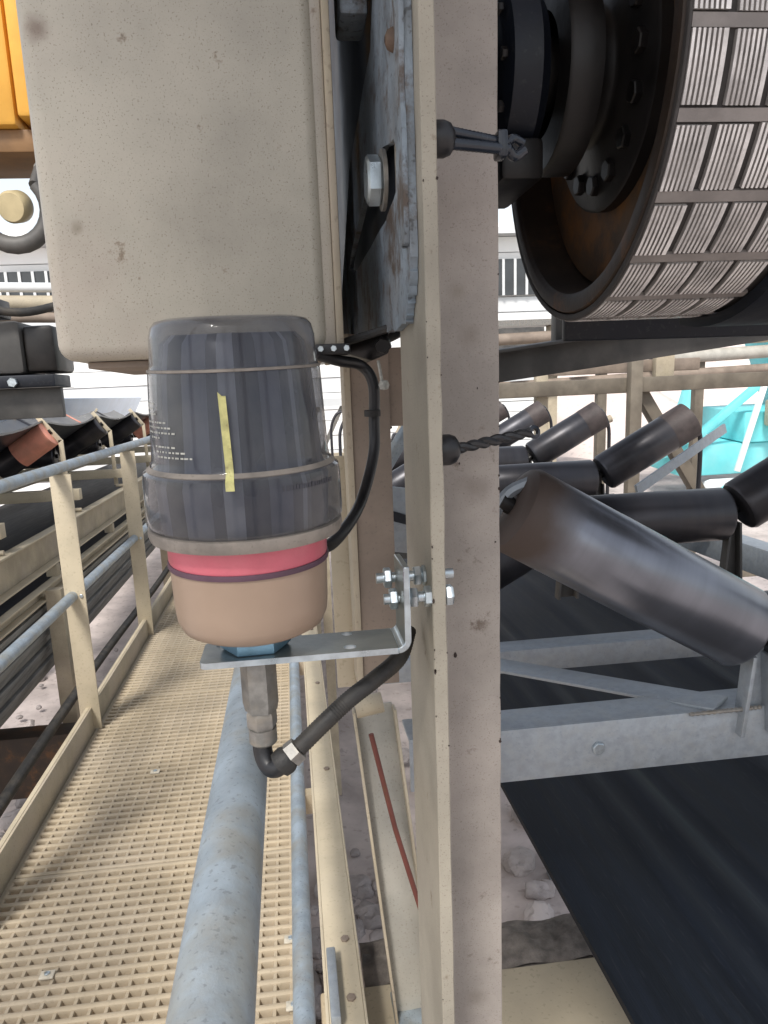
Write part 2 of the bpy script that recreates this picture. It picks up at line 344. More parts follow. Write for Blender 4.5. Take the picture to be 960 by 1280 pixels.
for pl in core.data.polygons:  # pale and dark bands paint the cap's reflections onto the core
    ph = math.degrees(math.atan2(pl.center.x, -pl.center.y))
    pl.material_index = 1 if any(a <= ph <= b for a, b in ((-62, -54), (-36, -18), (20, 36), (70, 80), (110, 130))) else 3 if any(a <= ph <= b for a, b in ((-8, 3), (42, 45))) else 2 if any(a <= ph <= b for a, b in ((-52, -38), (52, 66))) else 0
build('cap_rim', MB().lathe([(.0668, -.1005), (.0712, -.1003), (.0726, -.096), (.0722, -.0915), (.069, -.0905), (.0668, -.092)], S0, n=80, closed=True), M['dusty_lip'], sen)
build('seam_ring', MB().lathe([(.0610, .0208), (.0623, .0212), (.0622, .0228), (.0605, .0232)], S0, n=80, closed=True), M['dusty_lip'], cap)
build('dust_ridge', MB().lathe([(.0655, -.0478), (.0690, -.0494), (.0695, -.0482), (.0664, -.0455)], S0, n=80, closed=True), M['dusty_lip'], cap)
def cap_r(v):
    pr = sorted([(h, r) for r, h in capp]); 
    for (h0, r0), (h1, r1) in zip(pr, pr[1:]):
        if h0 <= v <= h1: return r0+(r1-r0)*(v-h0)/max(1e-6, h1-h0)
    return pr[-1][1]
def on_cap(ang, v, off=.0004):
    r_ = cap_r(v)+off; a = radians(ang); return S0+Vector((sin(a)*r_, -cos(a)*r_, v))
def patch(mb, a0, a1, v0, v1, shear=0.0, na=4, nv=3, off=.0004, point=0.0):
    vs = []; fs = []
    for j in range(nv+1):
        for i in range(na+1):
            t = i/na; s = j/nv; v = v0+(v1-v0)*s
            if j == nv: v -= point*t
            vs.append(on_cap(a0+(a1-a0)*t+shear*s, v, off))
    for j in range(nv):
        for i in range(na):
            a = j*(na+1)+i; fs.append((a, a+1, a+na+2, a+na+1))
    mb.add(vs, fs); return mb
tp = MB(); patch(tp, -5.8, -1.2, -.0560, .0085, -2.0, nv=24, point=.005, off=.0011)
build('yellow_strip', tp, M['yellow_tape'], sen)
pt = MB()                                               # rows of tiny worn print on the left of the cap, too small to read in the photo
for r_, (v, a0, n_) in enumerate([(.000, -74, 4), (-.0035, -73, 4), (-.007, -73, 5), (-.0125, -73, 8), (-.016, -72, 9), (-.0195, -70, 9), (-.023, -66, 4), (-.029, -60, 6), (-.0325, -59, 8), (-.036, -58, 9)]):
    a = a0
    for k in range(n_):
        w_ = random.uniform(1.3, 3.4); patch(pt, a, a+w_, v, v+.0012, 0, 1, 1, .0005); a += w_+random.uniform(.6, 1.6)
build('printed_text', pt, M['print'], cap)
pt = MB(); a = 24.0
while a < 62:
    w_ = random.uniform(.9, 2.0); patch(pt, a, a+w_, -.0595, -.0565+random.uniform(0, .001), 0, 1, 1, .0006); a += w_+random.uniform(.5, 1.2)
build('printed_text', pt, M['dark_print'], cap)
# nut on the plate and the cable connector under it
pl_top = -.1945
build('hub_nut', MB().hexnut(W(SX, SY, pl_top), Z, .0275, .0162, .3), M['blue_nut'], sen)
cn = build('connector', MB().hexnut(W(SX+.0005, SY-.004, -.247), Z, .0142, .046, .2), M['grey_metal'], sen)
build('collar', MB().hexnut(W(SX+.0005, SY-.004, -.262), Z, .0122, .015, .5), M['grey_metal'], cn)
build('sleeve', MB().lathe([(.0095, -.276), (.0112, -.274), (.0112, -.262), (.009, -.262)], W(SX+.0005, SY-.004, 0), n=20), M['grey_metal'], cn)

# ================================================================== BRACKET
br = thing('angle_bracket', 'bent zinc plated bracket carrying the round sensor off the column', 'bracket', W(0, .585, -.2))
t_ = .0048; x0, x1, y0, y1 = -.077, .083, .5575, .609
# horizontal flat with two drilled holes: bar section bent up at x1
prof = [(x0, pl_top), (x1-.010, pl_top)]
outer = [(x0, pl_top-t_)]
R_ = .010
inn = []; out = []
for k in range(9):
    a = -pi/2+k*pi/16
    inn.append((x1-t_-(R_-t_)+(R_-t_)*cos(a), pl_top+(R_-t_)+(R_-t_)*sin(a)))
    out.append((x1-R_+R_*cos(a), pl_top-t_+R_+R_*sin(a)))
vtop = -.131
# vertical leg and bend
mb = MB(); ol = inn+[(x1-t_, vtop), (x1, vtop)]+out[::-1]
mb.prism([W(a, y0, b) for a, b in ol], D*(y1-y0))
def plate_with_holes(xa, xb, ya, yb, vt, th, holes, rc=.006):
    """flat plate, rounded at its xa end, drilled through"""
    cu = bpy.data.curves.new('plate_outline', 'CURVE'); cu.dimensions = '2D'; cu.fill_mode = 'BOTH'; cu.extrude = th/2; cu.bevel_depth = 0
    def ring(pts):
        s = cu.splines.new('POLY'); s.points.add(len(pts)-1); s.use_cyclic_u = True
        for q, p in zip(s.points, pts): q.co = (p[0], p[1], 0, 1)
    pts = [(xb, ya), (xb, yb)]
    for c, s0 in (((xa+rc, yb-rc), pi/2), ((xa+rc, ya+rc), pi)):
        for k in range(7): a = s0+k*pi/12; pts.append((c[0]+rc*cos(a), c[1]+rc*sin(a)))
    ring(pts)
    for hx, hy, hr in holes: ring([(hx+hr*cos(2*pi*k/20), hy+hr*sin(2*pi*k/20)) for k in range(20)])
    ob = bpy.data.objects.new('plate_outline', cu); COL.objects.link(ob)
    dg = bpy.context.evaluated_depsgraph_get(); me = bpy.data.meshes.new_from_object(ob.evaluated_get(dg))
    mb = MB(); mb.v = [W(v.co.x, v.co.y, vt-th/2+v.co.z) for v in me.vertices]; mb.f = [tuple(p.vertices) for p in me.polygons]
    bpy.data.objects.remove(ob); bpy.data.curves.remove(cu); bpy.data.meshes.remove(me); return mb
pm = plate_with_holes(x0, x1-R_, y0, y1, pl_top, t_, [(.0365, .603, .0045), (.0365, .5695, .0050), (-.064, .597, .0035)])
mb.add(pm.v, pm.f)
o = build('plate', mb, M['plate_zinc'], br, bevel=.0006, bseg=1); o.data.materials.append(M['zinc'])
for pl in o.data.polygons:
    if pl.normal.y < -.3 or (abs(pl.normal.z) < .8 and abs(pl.normal.x) < .9): pl.material_index = 1
for (by, bv, xa, xb, nuts, head) in ((.608, -.1505, .063, .1265, (.069, .0935, .1005), False), (.585, -.1625, .066, .1205, (.0705, .0865, .098), True)):
    bo = build('bolt', MB().tube([W(xa, by, bv), W(xb, by, bv)], .0042, 12), M['zinc'], br)
    for k, nx in enumerate(nuts): build('nut', MB().hexnut(W(nx, by, bv), X, .0085, .0062 if nx != .1005 else .003, .3+.7*k), M['zinc'], bo)
    build('washer', MB().tube([W(.0835, by, bv), W(.0850, by, bv)], .0095, 16), M['zinc'], bo)
    if head: build('bolt_head', MB().hexnut(W(.1150, by, bv), X, .0085, .0062, .2), M['zinc'], bo)

# ================================================================== CABLES
cab = thing('sensor_cable', 'thick dusty black cable bending from the sensor connector up behind the bracket', 'cable', W(-.0370, .586, -.28))
pth = smooth_path([W(-.0370, .586, -.268), W(-.0366, .583, -.283), W(-.033, .578, -.292), W(-.0275, .574, -.2935), W(-.021, .5735, -.289)], 8)
build('elbow', MB().tube(pth, .0078, 14), M['black'], cab)
def ribbed(path, r, step=1):
    rs = [r*(1.0 if i % 2 else .94) for i in range(len(path))]; return MB().tube(path, rs, 12)
gp = [W(-.023, .5735, -.290), W(-.013, .574, -.2825), W(.004, .577, -.268), W(.022, .583, -.252)]
build('gland', MB().tube([W(-.0235, .5735, -.2905), W(-.0185, .5735, -.2865), W(-.0150, .574, -.2840)], [.0112, .0118, .0095], 10), M['black_dusty'], cab)
build('gland_nut', MB().tube([W(-.0148, .574, -.2838), W(-.0080, .575, -.2785)], [.0108, .0100], 6), M['grey_metal'], cab)
build('sheath', ribbed(smooth_path([W(-.008, .575, -.2785), W(.015, .581, -.260), W(.035, .588, -.246), W(.058, .598, -.234), W(.080, .612, -.222), W(.092, .634, -.205)], 22), .0074), M['black_dusty'], cab)
cab2 = thing('thin_cable', 'thin black cable looping from under the tan box down behind the sensor', 'cable', W(.035, .75, .03))
build('sheath', MB().tube(smooth_path([W(.030, .75, .037), W(.050, .76, .031), W(.074, .78, .026), W(.0855, .78, .008), W(.085, .78, -.03), W(.082, .77, -.062), W(.066, .735, -.10), W(.048, .69, -.118), W(.026, .64, -.127), W(.01, .63, -.122)], 8), .0055, 10), M['black'], cab2)
build('cable_tie', MB().tube([W(.0835, .778, -.018), W(.0835, .778, -.024)], .0085, 10), M['black_dusty'], cab2)
build('tie_tail', MB().bar(W(.091, .776, .03), W(.094, .774, .008), .003, .002), M['print'], cab2)
build('tie_head', MB().lathe([(0, -.005), (.004, -.004), (.0055, 0), (.004, .004), (0, .005)], W(.0955, .773, .006), n=12), M['print'], cab2)
build('gland_block', MB().box(.028, .062, .745, .775, .036, .046), M['black'], cab2, bevel=.002)
for k in range(3): build('screw_head', MB().hexnut(W(.034+.012*k, .744, .0415), -Y, .003, .0025), M['zinc'], cab2)

# ================================================================== TAN BOX
bx = thing('tan_guard_box', 'large speckled tan steel box with rounded lower corner above the sensor', 'box', W(-.075, .76, .04))
def round_box(x0, x1, v0, v1, y0, y1, r, re, n=6):
    """box with rounded upright corners and rounded front edges"""
    mb = MB()
    def ring(ins, y):
        pts = []
        for cx_, cv_, s0 in ((x0+r, v0+r, pi), (x1-r, v0+r, 1.5*pi), (x1-r, v1-r, 0), (x0+r, v1-r, .5*pi)):
            rr = r
            for k in range(n+1):
                a = s0+k*pi/2/n; pts.append(W(cx_+(rr-ins)*cos(a), y, cv_+(rr-ins)*sin(a)))
        return pts
    rings = [ring(re*(1-sin(k*pi/2/n)), y0+re*(1-cos((pi/2)*(1-k/n)))*0+re*(1-cos(pi/2*k/n))) for k in range(n+1)]+[ring(0, y1)]
    kk = len(rings[0])
    for q in rings: mb.v += q
    for i in range(len(rings)-1):
        for j in range(kk): mb.f.append((i*kk+j, i*kk+(j+1) % kk, (i+1)*kk+(j+1) % kk, (i+1)*kk+j))
    mb.f += [tuple(range(kk-1, -1, -1)), tuple(range((len(rings)-1)*kk, len(rings)*kk))]; return mb
build('shell', round_box(-.206, .0440, .040, .62, .76, 1.02, .015, .013), M['tan_box'], bx)
build('flange_strip', MB().box(.0385, .0503, .7645, 1.02, .037, .625), M['tan_box'], bx, bevel=.0015)
build('flange_lip', MB().box(.0505, .0575, .7600, 1.02, .036, .625), M['tan_dusty'], bx, bevel=.0015)
build('bottom_trim', MB().box(-.185, .04, .785, 1.01, .0335, .0395), M['brown_steel'], bx, bevel=.001)

# ================================================================== WORN BLUE TAKE-UP PLATE
tk = thing('bearing_side_plate', 'worn blue steel side plate with a slanted slot and bolt left of the column', 'plate', W(.1, .8, .06))
def yz_plate(pts, x, th): return MB().prism([W(x, a, b) for a, b in pts], X*th)
def cut_sheet(outer, holes, th, fn):
    """flat sheet with openings; fn maps the flat (a, b, t) to a point"""
    cu = bpy.data.curves.new('sheet_outline', 'CURVE'); cu.dimensions = '2D'; cu.fill_mode = 'BOTH'; cu.extrude = th/2
    for ring in [outer]+holes:
        q = cu.splines.new('POLY'); q.points.add(len(ring)-1); q.use_cyclic_u = True
        for a, b in zip(q.points, ring): a.co = (b[0], b[1], 0, 1)
    ob = bpy.data.objects.new('sheet_outline', cu); COL.objects.link(ob)
    me = bpy.data.meshes.new_from_object(ob.evaluated_get(bpy.context.evaluated_depsgraph_get()))
    mb = MB(); mb.v = [fn(v.co.x, v.co.y, v.co.z) for v in me.vertices]; mb.f = [tuple(p.vertices) for p in me.polygons]
    bpy.data.objects.remove(ob); bpy.data.curves.remove(cu); bpy.data.meshes.remove(me); return mb
def ragged(pts, amp, n=5):
    out = []
    for (a, b), (c, d) in zip(pts, pts[1:]+pts[:1]):
        for k in range(n):
            t = k/n; out.append((a+(c-a)*t+(random.uniform(-amp, amp) if k else 0), b+(d-b)*t+(random.uniform(-amp, amp) if k else 0)))
    return out
build('plate', cut_sheet(ragged([(.600, .70), (.600, .100), (.608, .074), (.622, .066), (.632, .052), (.80, .055), (1.02, .060), (1.40, .095), (1.06, .285), (.80, .315), (.76, .36), (.76, .70)], .0022, 8),
      [ragged([(.655, .188), (.668, .199), (.735, .212), (.85, .215), (1.10, .182), (1.13, .170), (1.05, .152), (.730, .150), (.664, .158)], .0012)], .006, lambda a, b, t: W(.1002+t, a, b)), M['worn_blue'], tk)
build('edge_flake', cut_sheet(ragged([(.6005, .70), (.6005, .108), (.617, .108), (.622, .24), (.614, .36), (.625, .70)], .0028, 16), [], .0035, lambda a, b, t: W(.0952+t, a, b)), M['worn_blue'], tk)
bl = build('bolt', MB().hexnut(W(.0935, .728, .183), -X, .0215, .013, .3), M['zinc'], tk)
build('washer', MB().tube([W(.0970, .728, .183), W(.0937, .728, .183)], .0255, 20), M['grey_metal'], bl)
build('rivet', MB().lathe([(.009, 0), (.007, .004), (.003, .006), (.003, .003), (0, .003)], W(.0972, .655, .265), -X, 14), M['rust'], tk)
blk = build('clamp_block', MB().box(.070, .097, .80, .86, .345, .44), M['worn_blue'], tk, bevel=.004)
build('back_wall', MB().box(.1115, .1155, .715, 1.5, .052, .7), M['navy'], tk)
nv = thing('navy_bearing_housing', 'dark navy housing wall in the gap behind the tan box', 'housing', W(.08, 1.3, .05))
build('wall', MB().box(.062, .0955, 1.30, 1.36, .05, .75), M['navy'], nv, bevel=.004)
build('flange', MB().box(.058, .064, 1.03, 1.34, .06, .75), M['navy'], nv, bevel=.001)
# dusty brown hardware below the plate
hw = thing('rusty_clamp', 'dark rusty clamp under the blue side plate above the thin cable', 'clamp', W(.09, .8, .05))
build('body', MB().prism([W(.06, .80, .052), W(.100, .76, .058), W(.100, .76, .036), W(.085, .78, .030), W(.06, .80, .040)], D*.06), M['drum_dark'], hw, bevel=.002)
build('bolt', MB().hexnut(W(.096, .765, .045), Vector((-.3, -1, -.2)), .008, .010), M['drum_dark'], hw)
build('rod', MB().tube([W(.05, .79, .047), W(.115, .74, .062)], .004, 8), M['black_dusty'], hw)

# ================================================================== FITTINGS ON THE COLUMN
def end_cap(root, p, r):
    build('cap', MB().lathe([(0, 0), (r*.96, .0), (r, .003), (r, .009), (r*.86, .0135), (r*.5, .0165), (0, .017)], p, X, 24), M['black'], root)
f1 = thing('strap_fitting', 'black cap fitting with two glossy ridged straps, the upper of the two on the column', 'fitting', W(.1145, .598, .178))
end_cap(f1, W(.1146, .598, .1775), .0128)
for dv, r_, dy in ((.0050, .0036, 0), (-.0040, .0042, -.003)):
    pts = [W(.129+.0016*k, .598+.0006*k+dy, .1775+dv-.0004*k*(1 if dv > 0 else -.3)/4) for k in range(30)]
    build('strap', MB().tube(pts, [r_*(1.05 if k % 2 else .97) for k in range(30)], 10), M['gloss_black'], f1)
    build('strap_tail', MB().tube(smooth_path([pts[-1], pts[-1]+Vector((.006, .004, .004 if dv > 0 else -.004)), pts[-1]+Vector((.014, .006, .001))], 5), r_*.95, 10), M['gloss_black'], f1)
build('strap_clip', MB().box(.166, .174, .606, .622, .168, .187), M['gloss_black'], f1, bevel=.002)
f2 = thing('cord_fitting', 'black cap fitting with one twisted cord, lower on the column beside the big roll', 'fitting', W(.1145, .598, -.047))
end_cap(f2, W(.1146, .598, -.0475), .0122)
for ph in (0, pi):
    build('strand', MB().tube([W(.128+.0015*k, .598+.0005*k+.0013*cos(k*.45+ph), -.0475+.00020*k+.0016*sin(k*.45+ph)) for k in range(46)], .0031, 8), M['black'], f2)
build('end_eye', MB().lathe([(.0030, -.002), (.0056, -.001), (.0056, .001), (.0030, .002)], W(.199, .621, -.0385), Vector((.3, -1, .3)), 12, True), M['gloss_black'], f2)
st = thing('stud', 'small dusty steel stud below the upper strap fitting on the column', 'stud', W(.1145, .64, .145))
build('shank', MB().tube([W(.1146, .655, .149), W(.127, .655, .149)], .0035, 8), M['brown_steel'], st)
build('nut', MB().hexnut(W(.1146, .655, .149), X, .006, .004), M['brown_steel'], st)

# ================================================================== DRUM
DXL, DR = .316, .246
DC = W(DXL, .863, .314)
dr = thing('lagged_drum', 'large conveyor drum lagged with rows of pale ridged ceramic tiles', 'drum', DC)
build('shell', MB().lathe([(.208, .085), (.217, .004), (.222, 0), (.236, 0), (.2385, .004), (.2385, .62), (0, .62)], DC, X, 96), M['drum_rust'], dr)
build('lagging', MB().lathe([(.2390, .0015), (.2400, .0008), (.2450, .001), (.2458, .0018), (.2458, .0032), (.2425, .0035), (.2425, .61), (.2390, .61)], DC, X, 120, True), M['groove'], dr)
build('end_disc', MB().lathe([(0, .045), (.2075, .045), (.2075, .060), (0, .060)], DC, X, 64), M['disc_rust'], dr)
hub = build('hub', MB().lathe([(0, -.002), (.055, -.002), (.060, .002), (.066, .018), (.070, .022), (.128, .030), (.132, .033), (.132, .0445), (0, .0445)], DC, X, 64), M['drum_dark'], dr)
for k in range(16):
    a = 2*pi*k/16; build('bolt_head', MB().hexnut(DC+X*.0295+Vector((0, cos(a), sin(a)))*.106, -X, .011, .009, a), M['drum_dark'], hub)
build('locking_ring', MB().lathe([(.060, -.035), (.092, -.035), (.095, -.031), (.095, -.003), (.060, -.003)], DC, X, 56, True), M['drum_dark'], dr)
build('shaft', MB().tube([DC-X*.115, DC-X*.003], .036, 28), M['drum_dark'], dr)
bh = thing('bearing_housing', 'dark greasy bearing housing on the drum shaft behind the column', 'bearing', W(.20, .863, .20))
build('housing', MB().lathe([(.0362, .0), (.070, 0), (.084, .008), (.086, .035), (.074, .046), (.0362, .046)], W(.222, .863, .314), X, 44, True), M['navy'], bh)
build('foot', MB().box(.222, .266, .80, .93, .20, .24), M['drum_dark'], bh, bevel=.006)
for k in range(10):
    a = 2*pi*k/10; build('screw_head', MB().hexnut(W(.222, .863, .314)+X*.0035+Vector((0, cos(a), sin(a)))*.072, -X, .006, .006, a), M['drum_dark'], bh)
# one ridged tile, then copies round the drum
AX0, TW, TP, NR = .0042, .0290, .0360, 24
na = 4; half = radians(6.0); nrd = 7
prof = [(0, .2426), (0, .2470)]; dark = []
for k in range(nrd):
    a = TW*k/nrd; w = TW/nrd
    prof += [(a+.06*w, .2472), (a+.56*w, .2472), (a+.66*w, .2452), (a+.96*w, .2452)]
prof[-2:] = [(TW, .2472), (TW, .2426)]
tm = MB(); k = len(prof)
for j in range(na+1):
    t = -half+2*half*j/na
    for (h, r_) in prof: tm.v.append(Vector((h, -cos(t)*r_, sin(t)*r_)))
for j in range(na):
    for i in range(k-1): a = j*k+i; tm.f.append((a, a+1, a+k+1, a+k))
for j in (0, na):                                   # end walls of the tile
    b0 = len(tm.v); t = -half if j == 0 else half
    for (h, r_) in prof: tm.v.append(Vector((h, -cos(t)*.2424, sin(t)*.2424)))
    for i in range(k-1): tm.f.append((j*k+i, j*k+i+1, b0+i+1, b0+i))
first = None
for c in range(4):
    for r_ in range(NR):
        if first is None:
            first = build('tile', tm, M['ceramic'], dr, origin=(0, 0, 0), smooth=25); o = first
            first.data.materials.append(M['ceramic_gap'])
            for pl in first.data.polygons:
                if math.hypot(pl.center.y, pl.center.z) < .2466: pl.material_index = 1
        else:
            o = first.copy(); COL.objects.link(o)
        o.location = (AX0+TP*c+random.uniform(-.0005, .0005), 0, 0)
        o.rotation_euler = (2*pi*r_/NR+random.uniform(-.004, .004), 0, 0)
lb = MB(); hb = radians(1.15)                        # raised rubber bars between the tile rows
for t in (-hb, 0, hb):
    for x_ in (.0036, .150):
        lb.v += [Vector((x_, -cos(t)*.2424, sin(t)*.2424)), Vector((x_, -cos(t)*.2460, sin(t)*.2460))]
lb.f = [(1, 5, 7, 3), (5, 9, 11, 7), (0, 1, 3, 2), (8, 10, 11, 9), (0, 4, 5, 1), (4, 8, 9, 5), (2, 3, 7, 6), (6, 7, 11, 10)]
first = None
for r_ in range(NR):
    if first is None: first = o = build('lagging_bar', lb, M['lagging'], dr, origin=(0, 0, 0))
    else: o = first.copy(); COL.objects.link(o)
    o.location = (0, 0, 0); o.rotation_euler = (2*pi*(r_+.5)/NR, 0, 0)

# black belt round the inner part of the drum
bb = MB(); path = []
for a in range(-100, 96, 5):
    path.append((DC.y-cos(radians(a))*.2475, DC.z+sin(radians(a))*.2475, DC.y-cos(radians(a))*.2580, DC.z+sin(radians(a))*.2580))
path.append((DC.y+1.5, DC.z+.2475-.1, DC.y+1.5, DC.z+.258-.1))
for yi, zi, yo, zo in path:
    bb.v += [Vector((DC.x+.150, yi, zi)), Vector((DC.x+.153, yo, zo)), Vector((DC.x+.66, yo, zo)), Vector((DC.x+.66, yi, zi))]
for i in range(len(path)-1):
    for j in range(4): bb.f.append((i*4+j, i*4+(j+1) % 4, i*4+4+(j+1) % 4, i*4+4+j))
bb.f += [(0, 1, 2, 3), tuple(len(bb.v)-4+q for q in (3, 2, 1, 0))]
single('drum_belt', bb, M['belt'], 'black belt wrapped over the drum beside the ceramic tiles', 'belt')

# ================================================================== RIGHT CONVEYOR
XC, CL, WLN, GAP, ANG, RR = .835, .385, .355, .026, radians(29), .0635
VC0 = -.335
NL = .392
def roll_mesh(L, r):
    mb = MB(); mb.lathe([(0, .0), (r*.72, .0), (r*.80, .002), (r*.93, .006), (r, .014), (r, L*.36), (r*1.006, L*.365), (r*1.006, L*.60), (r, L*.605), (r, L-.014), (r*.93, L-.006), (r*.8, L-.002), (r*.72, L), (0, L)], Vector((0, 0, 0)), X, 44)
    return mb
def add_roll(root, p, ang, L, r, m, end=None):
    """roll from p, turned up by ang in the cross plane; meshes keep their own axis along local X"""
    o = build('roll', roll_mesh(L, r), m, root, origin=(0, 0, 0), smooth=30)
    o.location = p-WL[root.name]; o.rotation_euler = (0, -ang, 0)
    sh = build('shaft', MB().tube([Vector((-.016, 0, 0)), Vector((L+.016, 0, 0))], r*.2, 10), M['drum_dark'], None, origin=(0, 0, 0)); sh.parent = o; sh.location = (0, 0, 0)
    if end:
        e = build('end_cap', MB().lathe([(r*.9, -.001), (r*1.012, .002), (r*1.012, L*.23), (r*1.002, L*.25)], Vector((0, 0, 0)), X, 44, False), M['rust_dark'], None, origin=(0, 0, 0)); e.parent = o; e.location = (0, 0, 0)
        if end < 0: e.rotation_euler = (0, pi, 0); e.location = (L, 0, 0)
    return o
def roll_material():
    """steel roll: brown rust at its outer end, polished dark steel further on (along its own axis)"""
    m = mat('polished_steel_roll', (.21, .22, .25), .36, .9, var=.16, vscale=16, stretch=(1, .05, .05), dust=.12, dcol=(.10, .10, .115), bump=.04)
    t = m.node_tree; N = t.nodes; L = t.links; b = N['Principled BSDF']
    tc = N.new('ShaderNodeTexCoord'); sx = N.new('ShaderNodeSeparateXYZ'); L.new(tc.outputs['Object'], sx.inputs[0])
    nz = N.new('ShaderNodeTexNoise'); nz.inputs['Scale'].default_value = 14; nz.inputs['Detail'].default_value = 6; L.new(tc.outputs['Object'], nz.inputs['Vector'])
    ad = N.new('ShaderNodeMath'); ad.operation = 'MULTIPLY_ADD'; ad.inputs[1].default_value = .09; L.new(nz.outputs['Fac'], ad.inputs[0]); L.new(sx.outputs['X'], ad.inputs[2])
    cr = N.new('ShaderNodeMapRange'); cr.inputs['From Min'].default_value = .075; cr.inputs['From Max'].default_value = .135; cr.inputs['To Min'].default_value = 1; cr.inputs['To Max'].default_value = 0
    L.new(ad.outputs[0], cr.inputs['Value'])
    mx = N.new('ShaderNodeMix'); mx.data_type = 'RGBA'; src = b.inputs['Base Color'].links[0].from_socket
    q = [s for s in mx.inputs if s.type == 'RGBA']; L.new(cr.outputs[0], mx.inputs['Factor']); L.new(src, q[0]); q[1].default_value = (.075, .054, .045, 1)
    L.new([s for s in mx.outputs if s.type == 'RGBA'][0], b.inputs['Base Color'])
    me = N.new('ShaderNodeMapRange'); me.inputs['To Min'].default_value = .8; me.inputs['To Max'].default_value = .15; L.new(cr.outputs[0], me.inputs['Value']); L.new(me.outputs[0], b.inputs['Metallic'])
    ro = N.new('ShaderNodeMapRange'); ro.inputs['To Min'].default_value = .3; ro.inputs['To Max'].default_value = .62; L.new(cr.outputs[0], ro.inputs['Value']); L.new(ro.outputs[0], b.inputs['Roughness'])
    return m
M['roll_polished'] = roll_material()
def idler_set(y, label, m, frame_m, vdrop=.17, near=False):
    root = thing('idler_set', label, 'idler', W(XC, y, VC0-vdrop), 'trough idler sets of the bare conveyor on the right')
    xl = XC-CL/2; xr = XC+CL/2
    VC = VC0-.030 if near else VC0+.008
    ang = radians(30.5) if near else ANG; r_ = .0595 if near else RR
    add_roll(root, W(xl, y, VC), 0, CL, RR, m)
    add_roll(root, W(xr+GAP, y, VC+.012), ANG, WLN, RR, m, end=-1)
    o = add_roll(root, W(xl-GAP, y, VC+.012), ANG, WLN, RR, M['roll_polished'] if near else m)
    o.rotation_euler = (0, ANG, pi)      # mirrored wing
    if near:                              # outer end first so that its rusty end lies outboard
        for c_ in list(o.children): bpy.data.objects.remove(c_)
        bpy.data.objects.remove(o); o = add_roll(root, W(0, 0, 0), 0, NL, r_, M['roll_polished'])
        o.location = W(xl-GAP-cos(ang)*NL, y, VC+.012+sin(ang)*NL)-WL[root.name]; o.rotation_euler = (0, ang, 0)
    # brackets: inner forks and outer curved arms
    vb = VC0-vdrop
    for s, xe in ((-1, xl), (1, xr)):
        xi = xe+s*GAP*.5
        mb = MB()
        mb.prism([W(xi-.022, y-.004, vb), W(xi+.022, y-.004, vb), W(xi+.012, y-.004, VC+.028), W(xi-.012, y-.004, VC+.028)], D*.008)
        build('inner_bracket', mb, frame_m, root, bevel=.0015)
        fk = MB()
        for dx in (-.019, .019):
            fk.bar(W(xi+dx*1.2, y-.012, vb), W(xi+dx*.6, y-.012, VC-.02), .006, .026, Y)
        build('fork', fk, frame_m, root, bevel=.001)
        wl = NL if near and s < 0 else WLN
        xo = xe+s*(GAP+cos(ang)*wl+.008); vo = VC+.012+sin(ang)*wl
        arm = MB().tube(smooth_path([W(xo-s*.035, y, vo+.03), W(xo, y, vo+.012), W(xo+s*.03, y, vo-.05), W(xo+s*.036, y, vo-.13), W(xo+s*.034, y, vb)], 5), .0085, 8)
        build('outer_arm', arm, M['roll_black'] if not near else frame_m, root)
    return root
names = ['near trough idler set with the big worn steel roll beside the column', 'second trough idler set, its middle roll just behind the big near roll',
         'third trough idler set with its right roll before the cyan machine', 'fourth trough idler set, smaller, next to the olive upright', 'fifth trough idler set, small, beside the column edge', 'farthest trough idler set, mostly behind the column']
for k, y in enumerate((.965, 1.72, 2.54, 3.32, 4.09, 4.9)):
    idler_set(y, names[k], M['roll_black'] if k else M['roll'], M['galv'] if k == 0 else M['dark_grey'], near=(k == 0))
fr = thing('conveyor_frame', 'galvanized cross frame with a diagonal brace under the near idler rolls', 'frame', W(XC, 1.1, -.55))
def angle_x(y, v0, v1, dep, x0=.135, x1=1.55, th=.006):
    return [MB().box(x0, x1, y, y+th, v0, v1), MB().box(x0, x1, y+th, y+dep, v1-th, v1-.0005)]
a, b = angle_x(.955, -.545, -.4665, .07)
a.add(b.v, b.f); build('cross_angle', a, M['galv'], fr, bevel=.001)
a, b = angle_x(1.36, -.545, -.500, .06)
a.add(b.v, b.f); build('cross_angle', a, M['galv'], fr, bevel=.001)
build('diagonal_brace', MB().bar(W(.30, 1.33, -.4985), W(.585, .965, -.4620), .052, .005), M['galv'], fr, bevel=.0008)
for y in (2.54, 3.32, 4.09):
    build('cross_angle', MB().box(.28, 1.45, y-.03, y+.03, -.56, -.507), M['dark_grey'], fr, bevel=.002)
build('stringer', MB().box(1.46, 1.54, 1.2, 9, -.64, -.548), M['galv'], fr, bevel=.002)
build('stringer', MB().box(.16, .235, 1.95, 9, -.66, -.548), M['galv'], fr, bevel=.002)
build('inner_brace', MB().bar(W(1.335, 2.27, -.160), W(.93, 2.0, -.298), .028, .008, Y), M['galv'], fr)
for y in (1.36, 4.2): build('leg', MB().box(1.465, 1.535, y, y+.07, -3.4+SL*y, -.64), M['galv'], fr)
for y in (5.4, 8.6):
  build('leg', MB().box(.165, .23, y, y+.07, -3.4+SL*y, -.66), M['tan_dusty'], fr)
for a_, b_ in ((W(.575, .953, -.4675), W(.640, .953, -.4670)), (W(.53, .9485, -.4655), W(.62, .9485, -.4655))):
    wb = MB(); pts_ = [a_+(b_-a_)*(i/22) for i in range(23)]
    wb.tube(pts_, [.0028*(1.25 if i % 2 else .8) for i in range(23)], 7); build('weld_bead', wb, M['grey_metal'], fr)
for x_ in (.20, .40, .82, 1.1): build('bolt_head', MB().hexnut(W(x_, .9545, -.505), -Y, .009, .006), M['zinc'], fr)
